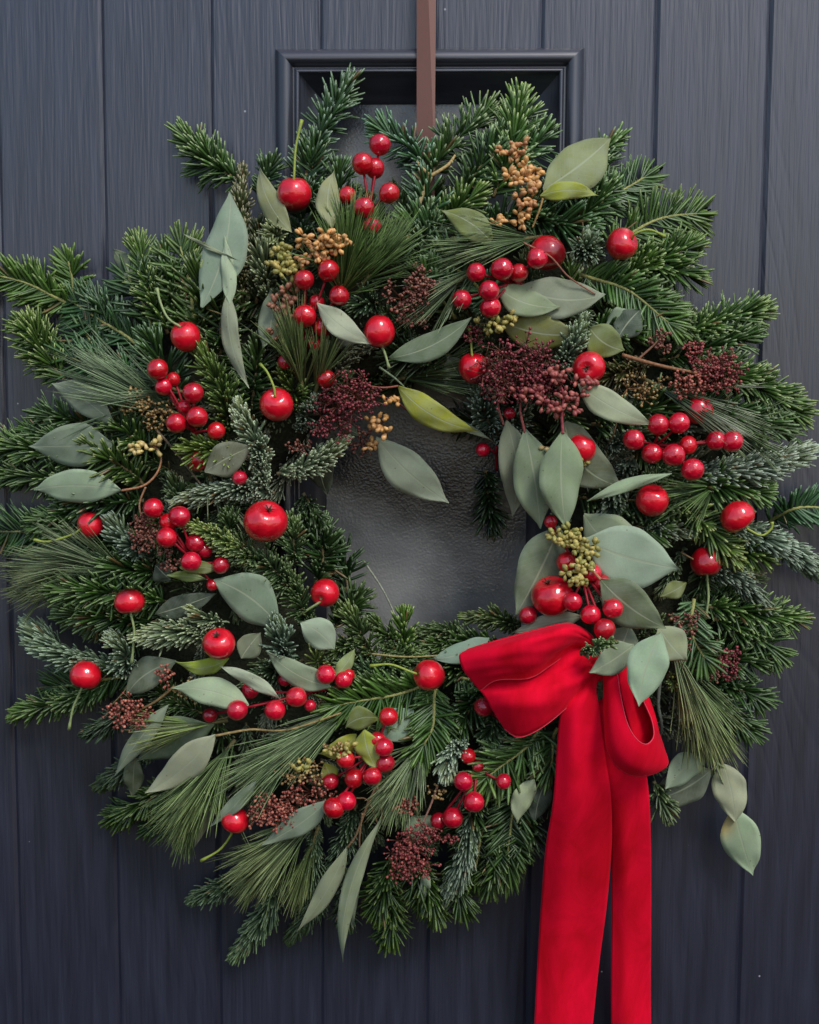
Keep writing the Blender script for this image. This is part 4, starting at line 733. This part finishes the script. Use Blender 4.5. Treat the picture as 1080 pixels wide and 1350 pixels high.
for a, k in [
 ((388, 257, 23, (0, .95, .3), 'red cherry high at the upper left with its stalk straight up against the window frame'), dict(stem=[(388, 230, 4), (390, 195, 3), (398, 158, 2)], dark=.9)),
 ((245, 444, 20, (-.3, .8, .5), 'red cherry with a pale stalk to its upper left, above the diagonal berry spray'), dict(stem=[(222, 420, 6), (212, 400, 4), (207, 380, 2)], calyx=None, squash=1.0)),
 ((365, 534, 22, (0, .6, .8), 'red cherry facing out with a hooked stalk, just above frosted fir tips'), dict(stem=[(361, 510, 8), (352, 490, 6), (343, 480, 2)])),
 ((120, 692, 18, (-.75, -.3, .5), 'dark red cherry under the pale leaf at the far left, stalk pointing left'), dict(stem=[(95, 705, 4), (65, 714, 2), (45, 712, 0)], dark=.6, lv=14)),
 ((171, 793, 20, (.1, -.95, .2), 'red cherry with a dark shiny top and a stalk straight down, lower left'), dict(stem=[(177, 830, 0), (176, 850, -2), (174, 874, -4)], squash=.92, dark=.9, calyx=None, lv=24)),
 ((113, 890, 21, (-.2, -.9, .2), 'red cherry at the lower left edge with its stalk hanging down over the door'), dict(stem=[(103, 918, 0), (96, 935, -2), (91, 962, -4)], squash=.95, calyx=None, lv=22)),
 ((289, 849, 22, (-.05, .75, .6), 'red cherry with fir needles over its top above a yellow-green leaf'), dict(squash=.95, calyx=True, lv=28)),
 ((429, 781, 19, (-.35, -.4, .85), 'red cherry at the lower left rim of the hole, short stalk pointing down left'), dict(stem=[(424, 792, 6), (412, 800, 6), (396, 810, 2)], calyx=None, lv=24)),
 ((566, 890, 21, (-.9, .15, .4), 'red cherry below the hole with a bright green stalk pointing left'), dict(stem=[(540, 885, 5), (515, 876, 4), (488, 878, 2)], dark=.3, lv=32)),
 ((310, 1081, 19, (-.3, -.9, .1), 'red cherry at the bottom left beside brown bud heads, partly under a grey leaf'), dict(stem=[(305, 1100, -6), (290, 1120, -8), (265, 1135, -10)], lv=26, squash=.95)),
 ((500, 437, 21, (-.1, -.9, -.3), 'red cherry touching the pale leaf above the hole, stalk running down'), dict(stem=[(506, 462, 0), (513, 485, 0)], calyx=None, lv=26)),
 ((722, 334, 23, (-.6, .1, -.7), 'large dark-shaded red cherry between the upper right berries and a frosted fir tip'), dict(dark=.55, lv=18)),
 ((820, 322, 21, (.75, .35, .55), 'red cherry at the upper right edge with a curled green stalk to the right'), dict(stem=[(838, 308, 8), (856, 303, 8), (877, 312, 4)], lv=26, squash=.95)),
 ((624, 485, 20, (-.1, .9, .3), 'red cherry behind the left end of the dark red bud head'), dict(stem=[(622, 465, 2), (621, 450, 0), (619, 432, -2)], dark=.2, lv=20)),
 ((777, 484, 21, (-.3, -.1, .95), 'red cherry right of the dark red bud head, its cut stalk facing out'), dict(calyx=True, lv=28, squash=.95)),
 ((766, 592, 19, (.3, .8, .2), 'red cherry half hidden behind hanging grey-green leaves right of the hole'), dict(lv=24)),
 ((921, 541, 19, (-.8, .3, .1), 'dark red cherry on the right directly above the long berry spray'), dict(stem=[(895, 535, 0), (880, 545, -4), (876, 555, -6)], squash=1.0, lv=16, col=(.75, .6, .8))),
 ((860, 660, 21, (.1, .8, .5), 'red cherry below the long berry spray, under the tip of a narrow pale leaf'), dict(lv=24)),
 ((972, 681, 23, (.55, -.75, .2), 'flattened red cherry at the right edge with a curling green stalk below it'), dict(stem=[(990, 700, 3), (1005, 706, 3), (1017, 697, 3), (1018, 688, 3)], squash=.88, lv=24)),
 ((931, 741, 20, (.05, -.9, .2), 'darkest red cherry, deep in the greenery on the right with a stalk down'), dict(stem=[(933, 768, -2), (934, 790, -2), (930, 815, -4)], lv=10, col=(.55, .35, .5), calyx=None)),
 ((350, 688, 29, (.3, .75, .6), 'biggest bright red apple left of the hole, with a small brown stalk end'), dict(calyx=True, lv=34, cat='apple', name='apple', squash=.95)),
 ((728, 786, 29, (-.3, .85, .3), 'big red apple right of the hole above the bow, overlapped by a leaf'), dict(calyx=True, lv=30, cat='apple', name='apple', squash=.9, col=(.9, .8, .9))),
 ]:
    cherry(*a, **k)

# ------------------------------------------------------------------ red berry sprays
def berry_spray(root, berries, label, lv=22, r0=.0013):
    """root (x,y,lv): where the wire leaves the greenery; berries (x,y,r,dlv[,dark])"""
    dR = H(root[0], root[1])+root[2]*.001; R_ = np.array(W(root[0], root[1], dR))
    t_ = thing('berry_spray', label, 'berry spray', tuple(R_), 'sprays of red artificial berries in the wreath')
    mb = MB(); sc0 = srgb(150, 18, 34)
    cx = sum(b[0] for b in berries)/len(berries); cy = sum(b[1] for b in berries)/len(berries)
    hub = np.array(W(cx*.6+root[0]*.4, cy*.6+root[1]*.4, H(cx, cy)+(lv-7)*.001))-R_
    mb.tube(spline([np.zeros(3), hub*.5+np.array([0, .001, 0]), hub], 8), r0, 6, sc0)
    for i, b in enumerate(berries):
        x, y, r, dl = b[:4]; d = H(x, y)+(lv+dl)*.001; c = np.array(W(x, y, d))-R_; rr = r*S*(1-d/DIST)
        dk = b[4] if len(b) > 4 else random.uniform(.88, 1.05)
        inward = nrm(hub-c+np.array([0, .004, 0])); end = c+inward*rr*.9
        s_ = hub*random.uniform(.45, 1.0)
        mb.tube(spline([s_, (s_+end)/2+np.array([0, -.002, 0]), end], 7), np.linspace(r0*.8, r0*.75, 7), 5, sc0)
        axd = nrm(-inward+np.array([random.uniform(-.3, .3), -.2, random.uniform(-.3, .3)]))
        me, _ = lathe_fruit('berry', np.zeros(3), rr, axd, M_berry, np.array([dk, dk*random.uniform(.6, 1.6), dk*random.uniform(.5, 1.3)])*random.uniform(.78, 1.04), random.uniform(.93, 1.06), .0, 0, 24, 14)
        o = link('berry', me, t_); o.location = Vector(c)
        # the small dark blossom end
        e = c+axd*rr*.985; mb.add(e+IV*.00045, [tuple(f) for f in IF], srgb(70, 14, 16))
    o = link('berry_stem', mb.mesh('berry_stem', M_stem), t_)
for root, bs, lab, lv in [
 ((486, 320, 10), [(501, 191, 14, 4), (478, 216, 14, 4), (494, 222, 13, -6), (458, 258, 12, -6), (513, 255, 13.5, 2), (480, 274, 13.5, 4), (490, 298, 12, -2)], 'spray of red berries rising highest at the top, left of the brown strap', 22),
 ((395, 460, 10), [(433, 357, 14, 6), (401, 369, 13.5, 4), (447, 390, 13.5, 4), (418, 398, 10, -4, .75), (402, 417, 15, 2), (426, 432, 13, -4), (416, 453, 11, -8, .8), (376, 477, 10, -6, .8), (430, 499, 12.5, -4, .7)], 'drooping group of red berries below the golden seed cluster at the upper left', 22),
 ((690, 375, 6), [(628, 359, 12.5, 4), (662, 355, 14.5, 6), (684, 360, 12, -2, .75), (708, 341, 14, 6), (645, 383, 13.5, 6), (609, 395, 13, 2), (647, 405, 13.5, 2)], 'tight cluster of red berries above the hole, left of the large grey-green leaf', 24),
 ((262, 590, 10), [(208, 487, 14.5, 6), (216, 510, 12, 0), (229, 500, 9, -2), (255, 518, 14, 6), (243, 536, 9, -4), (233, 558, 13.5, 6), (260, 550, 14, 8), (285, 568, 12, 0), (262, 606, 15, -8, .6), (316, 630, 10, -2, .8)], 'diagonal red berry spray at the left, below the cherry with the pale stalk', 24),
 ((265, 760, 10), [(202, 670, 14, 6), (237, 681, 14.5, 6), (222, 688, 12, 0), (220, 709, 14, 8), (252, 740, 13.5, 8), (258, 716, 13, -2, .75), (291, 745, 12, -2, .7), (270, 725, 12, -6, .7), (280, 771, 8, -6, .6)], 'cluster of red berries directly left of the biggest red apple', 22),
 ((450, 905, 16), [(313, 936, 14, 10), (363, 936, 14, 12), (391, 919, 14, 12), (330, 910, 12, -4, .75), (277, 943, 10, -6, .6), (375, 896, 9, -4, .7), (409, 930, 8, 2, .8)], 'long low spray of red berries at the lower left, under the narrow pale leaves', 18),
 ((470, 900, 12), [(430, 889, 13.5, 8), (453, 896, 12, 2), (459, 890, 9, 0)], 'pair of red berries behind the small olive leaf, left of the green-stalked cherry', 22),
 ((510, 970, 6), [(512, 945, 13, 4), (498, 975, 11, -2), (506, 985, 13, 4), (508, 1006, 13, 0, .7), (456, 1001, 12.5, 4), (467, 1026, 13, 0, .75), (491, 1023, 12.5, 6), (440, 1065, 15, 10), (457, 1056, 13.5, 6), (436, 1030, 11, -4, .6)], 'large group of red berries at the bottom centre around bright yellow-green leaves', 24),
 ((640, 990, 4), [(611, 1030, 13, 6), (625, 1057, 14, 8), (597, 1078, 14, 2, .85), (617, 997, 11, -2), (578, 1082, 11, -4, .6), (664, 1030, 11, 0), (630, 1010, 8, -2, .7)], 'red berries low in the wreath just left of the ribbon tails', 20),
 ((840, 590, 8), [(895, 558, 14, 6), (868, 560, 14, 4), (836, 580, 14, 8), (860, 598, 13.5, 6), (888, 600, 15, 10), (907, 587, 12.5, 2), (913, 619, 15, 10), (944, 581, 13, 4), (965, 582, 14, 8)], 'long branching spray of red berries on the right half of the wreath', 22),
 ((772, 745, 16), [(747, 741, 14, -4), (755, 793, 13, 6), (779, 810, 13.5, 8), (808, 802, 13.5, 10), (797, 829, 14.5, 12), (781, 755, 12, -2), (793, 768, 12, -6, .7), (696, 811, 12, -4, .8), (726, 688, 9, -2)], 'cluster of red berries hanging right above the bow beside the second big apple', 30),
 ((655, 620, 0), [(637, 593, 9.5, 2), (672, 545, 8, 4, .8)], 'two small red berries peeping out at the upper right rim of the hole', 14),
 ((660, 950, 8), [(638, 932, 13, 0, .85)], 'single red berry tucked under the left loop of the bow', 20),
 ]:
    berry_spray(root, bs, lab, lv)

for i in range(26):
    a = random.uniform(0, 6.28); rr = random.uniform(230, 470); x = CX+rr*math.cos(a); y = CY+rr*math.sin(a)
    if 640 < x < 880 and y > 780: continue
    b_ = -a+random.uniform(-1.2, 1.2); l_ = random.uniform(22, 48); x2, y2 = x+l_*math.cos(b_), y-l_*math.sin(b_)
    twig([(x, y, 2), ((x+x2)/2+random.uniform(-5, 5), (y+y2)/2+random.uniform(-5, 5), 10), (x2, y2, 12)], .0008, .0004, srgb(*random.choice(((120, 96, 66), (96, 74, 54), (140, 128, 84)))))

# ------------------------------------------------------------------ the bow
bow = thing('ribbon_bow', 'red velvet ribbon bow with two long tails tied on the lower right of the wreath', 'bow', tuple(W(778, 885, .10)))
BINV = Matrix.Translation(-Vector(bow.location))
def patch(name, rows, nu=60, nv=26, edges=(0, -1), thick=.0007, wave=0.0, crease=0.0):
    """surface through control rows of (px, py, mm in front of the door); rows run along the ribbon"""
    G_ = np.array([[W(x, y, z*.001) for x, y, z in r] for r in rows])      # (rows across, cols along, 3)
    A = spline(G_, nv); A = np.transpose(spline(np.transpose(A, (1, 0, 2)), nu), (1, 0, 2))
    du = np.gradient(A, axis=1); dv = np.gradient(A, axis=0); Nn = nrm(np.cross(du, dv))
    if wave:
        U, V_ = np.meshgrid(np.linspace(0, 1, nu), np.linspace(0, 1, nv))
        A = A+Nn*(wave*(np.sin(U*11+V_*2.2)+.6*np.sin(U*23-V_*3)+.8*np.sin(U*5+V_*5)))[..., None]
    if crease:                                   # gathers that run out of the knot
        U, V_ = np.meshgrid(np.linspace(0, 1, nu), np.linspace(0, 1, nv)); ph = random.uniform(0, 6)
        A = A+Nn*(crease*(.25+U)*np.sin(np.pi*V_)*(np.sin(V_*13+U*4+1.5*np.sin(U*5+ph)+ph)+.45*np.sin(V_*31-U*9+2*np.sin(U*7)+ph)+.7*np.sin(U*15+V_*7+ph)))[..., None]
    P = A.reshape(-1, 3); P2 = (A+Nn*thick).reshape(-1, 3); n0 = len(P); Q = []
    for i in range(nv-1):
        for j in range(nu-1):
            a = i*nu+j; Q.append((a, a+1, a+nu+1, a+nu)); Q.append((n0+a, n0+a+nu, n0+a+nu+1, n0+a+1))
    for j in range(nu-1):
        Q.append((j, n0+j, n0+j+1, j+1)); a = (nv-1)*nu+j; Q.append((a, a+1, n0+a+1, n0+a))
    for i in range(nv-1):
        a = i*nu; Q.append((a, a+nu, n0+a+nu, n0+a)); a += nu-1; Q.append((a, n0+a, n0+a+nu, a+nu))
    o = link(name, quads_mesh(name, np.concatenate([P, P2]), np.array(Q), mats=(M_velvet,)), bow); o.matrix_parent_inverse = BINV
    for e in edges:
        mb = MB(); mb.tube(A[e], .00034, 6, (1, 1, 1, 1)); e_ = link('selvedge', mb.mesh('selvedge', M_selv), o)
    return o
# left loop: upper roll, lower fan, and the back of the loop
patch('bow_loop', [[(616, 856, 98), (650, 846, 108), (705, 831, 112), (745, 822, 108), (766, 826, 98), (782, 838, 88)],
                   [(605, 864, 110), (648, 856, 126), (706, 840, 134), (748, 828, 128), (772, 836, 112), (786, 848, 98)],
                   [(609, 880, 114), (650, 873, 128), (704, 860, 136), (745, 842, 130), (770, 843, 113), (785, 856, 98)],
                   [(620, 896, 112), (653, 888, 124), (700, 880, 128), (734, 862, 120), (758, 850, 108), (780, 858, 94)],
                   [(633, 911, 109), (655, 897, 118), (698, 894, 116), (728, 876, 110), (752, 860, 102), (776, 862, 90)]], edges=(-1,), crease=.0009)
patch('bow_loop', [[(636, 898, 98), (668, 886, 102), (712, 868, 104), (745, 850, 104), (768, 846, 100), (786, 856, 90)],
                   [(630, 906, 108), (668, 900, 111), (716, 884, 108), (752, 868, 108), (772, 862, 105), (788, 868, 96)],
                   [(640, 920, 111), (672, 914, 120), (716, 902, 117), (752, 884, 112), (775, 876, 109), (788, 878, 99)],
                   [(651, 940, 110), (678, 938, 120), (714, 928, 124), (749, 908, 118), (774, 893, 110), (788, 888, 97)],
                   [(665, 961, 104), (684, 972, 109), (712, 961, 112), (744, 936, 108), (771, 908, 102), (786, 900, 92)]], edges=(-1,), crease=.0014)
patch('bow_loop', [[(616, 856, 97), (650, 846, 104), (705, 831, 106), (745, 822, 103), (766, 826, 95), (782, 838, 86)],
                   [(622, 880, 92), (655, 880, 86), (706, 875, 84), (748, 865, 84), (770, 865, 86), (782, 870, 84)],
                   [(640, 915, 92), (668, 920, 86), (710, 915, 84), (748, 900, 84), (770, 890, 86), (782, 890, 84)],
                   [(664, 959, 102), (684, 970, 104), (712, 959, 104), (744, 934, 102), (771, 907, 98), (784, 903, 90)]], edges=())
# right loop, open towards the front
rim = [(808, 868, 100), (814, 888, 112), (818, 915, 119), (827, 953, 125), (840, 975, 127), (853, 981, 125), (862, 970, 120), (859, 948, 113), (846, 918, 106), (838, 890, 98), (826, 868, 92)]
far = [(792, 876, 96), (795, 900, 104), (796, 945, 110), (801, 992, 113), (822, 1018, 113), (850, 1024, 110), (880, 1010, 102), (876, 985, 92), (862, 945, 86), (850, 900, 84), (832, 868, 84)]
mid1 = [tuple(np.array(a)*.66+np.array(b)*.34+np.array([0, 2, 4 if i < 6 else 0])) for i, (a, b) in enumerate(zip(rim, far))]
mid2 = [tuple(np.array(a)*.3+np.array(b)*.7+np.array([0, 3, 5 if i < 6 else 0])) for i, (a, b) in enumerate(zip(rim, far))]
patch('bow_loop', [rim, mid1, mid2, far], nu=90, nv=18, edges=(0,))
patch('bow_loop', [[(792, 880, 92), (798, 900, 92), (806, 935, 92)], [(802, 872, 96), (806, 900, 98), (811, 935, 96)], [(814, 868, 94), (816, 900, 94), (816, 935, 92)]], 20, 12, edges=(0,))
patch('bow_loop', [[(812, 872, 94), (820, 920, 104), (838, 985, 108)], [(828, 876, 92), (842, 930, 98), (856, 990, 106)], [(842, 885, 88), (864, 945, 92), (874, 1000, 100)]], 20, 12, edges=())
# tails
patch('ribbon_tail', [[(776, 880, 90), (752, 912, 100), (740, 940, 104), (734, 1002, 98), (729, 1060, 90), (720, 1118, 74), (714, 1190, 56), (709, 1270, 42), (703, 1380, 30)],
                      [(781, 882, 94), (768, 915, 108), (758, 945, 112), (756, 1002, 106), (754, 1060, 96), (748, 1118, 80), (742, 1190, 62), (735, 1270, 46), (728, 1380, 33)],
                      [(786, 884, 93), (778, 912, 105), (775, 942, 107), (777, 1000, 100), (780, 1060, 92), (778, 1118, 74), (771, 1190, 55), (763, 1270, 41), (753, 1380, 28)],
                      [(790, 886, 88), (786, 910, 98), (790, 935, 99), (798, 1000, 94), (804, 1048, 86), (806, 1110, 68), (800, 1190, 52), (790, 1270, 38), (778, 1380, 26)]], nu=130, nv=26, wave=.0004)
patch('ribbon_tail', [[(782, 926, 84), (784, 945, 88), (790, 985, 88), (798, 1045, 80), (806, 1110, 64), (807, 1160, 52), (807, 1220, 42), (806, 1300, 31), (806, 1380, 24)],
                      [(794, 922, 86), (800, 942, 92), (808, 985, 90), (815, 1045, 84), (822, 1110, 70), (824, 1160, 58), (824, 1220, 46), (823, 1300, 36), (823, 1380, 28)],
                      [(808, 905, 84), (815, 935, 89), (825, 985, 86), (834, 1045, 80), (840, 1110, 66), (841, 1160, 54), (841, 1220, 43), (840, 1300, 32), (840, 1380, 25)],
                      [(808, 892, 82), (830, 930, 84), (846, 985, 82), (855, 1045, 76), (857, 1110, 62), (858, 1160, 51), (858, 1220, 40), (858, 1300, 29), (858, 1380, 22)]], nu=130, nv=26, wave=.0004)
me, _ = lathe_fruit('knot', np.array(W(786, 872, .088)), .011, np.array([.3, 0, 1.0]), M_velvet, np.ones(3), 1.5, 0)
o = link('knot', me, bow); o.matrix_parent_inverse = BINV

print('filler', nf, 'tris', sum(len(m.polygons)*2 for m in bpy.data.meshes), 'objs', len(bpy.data.objects))
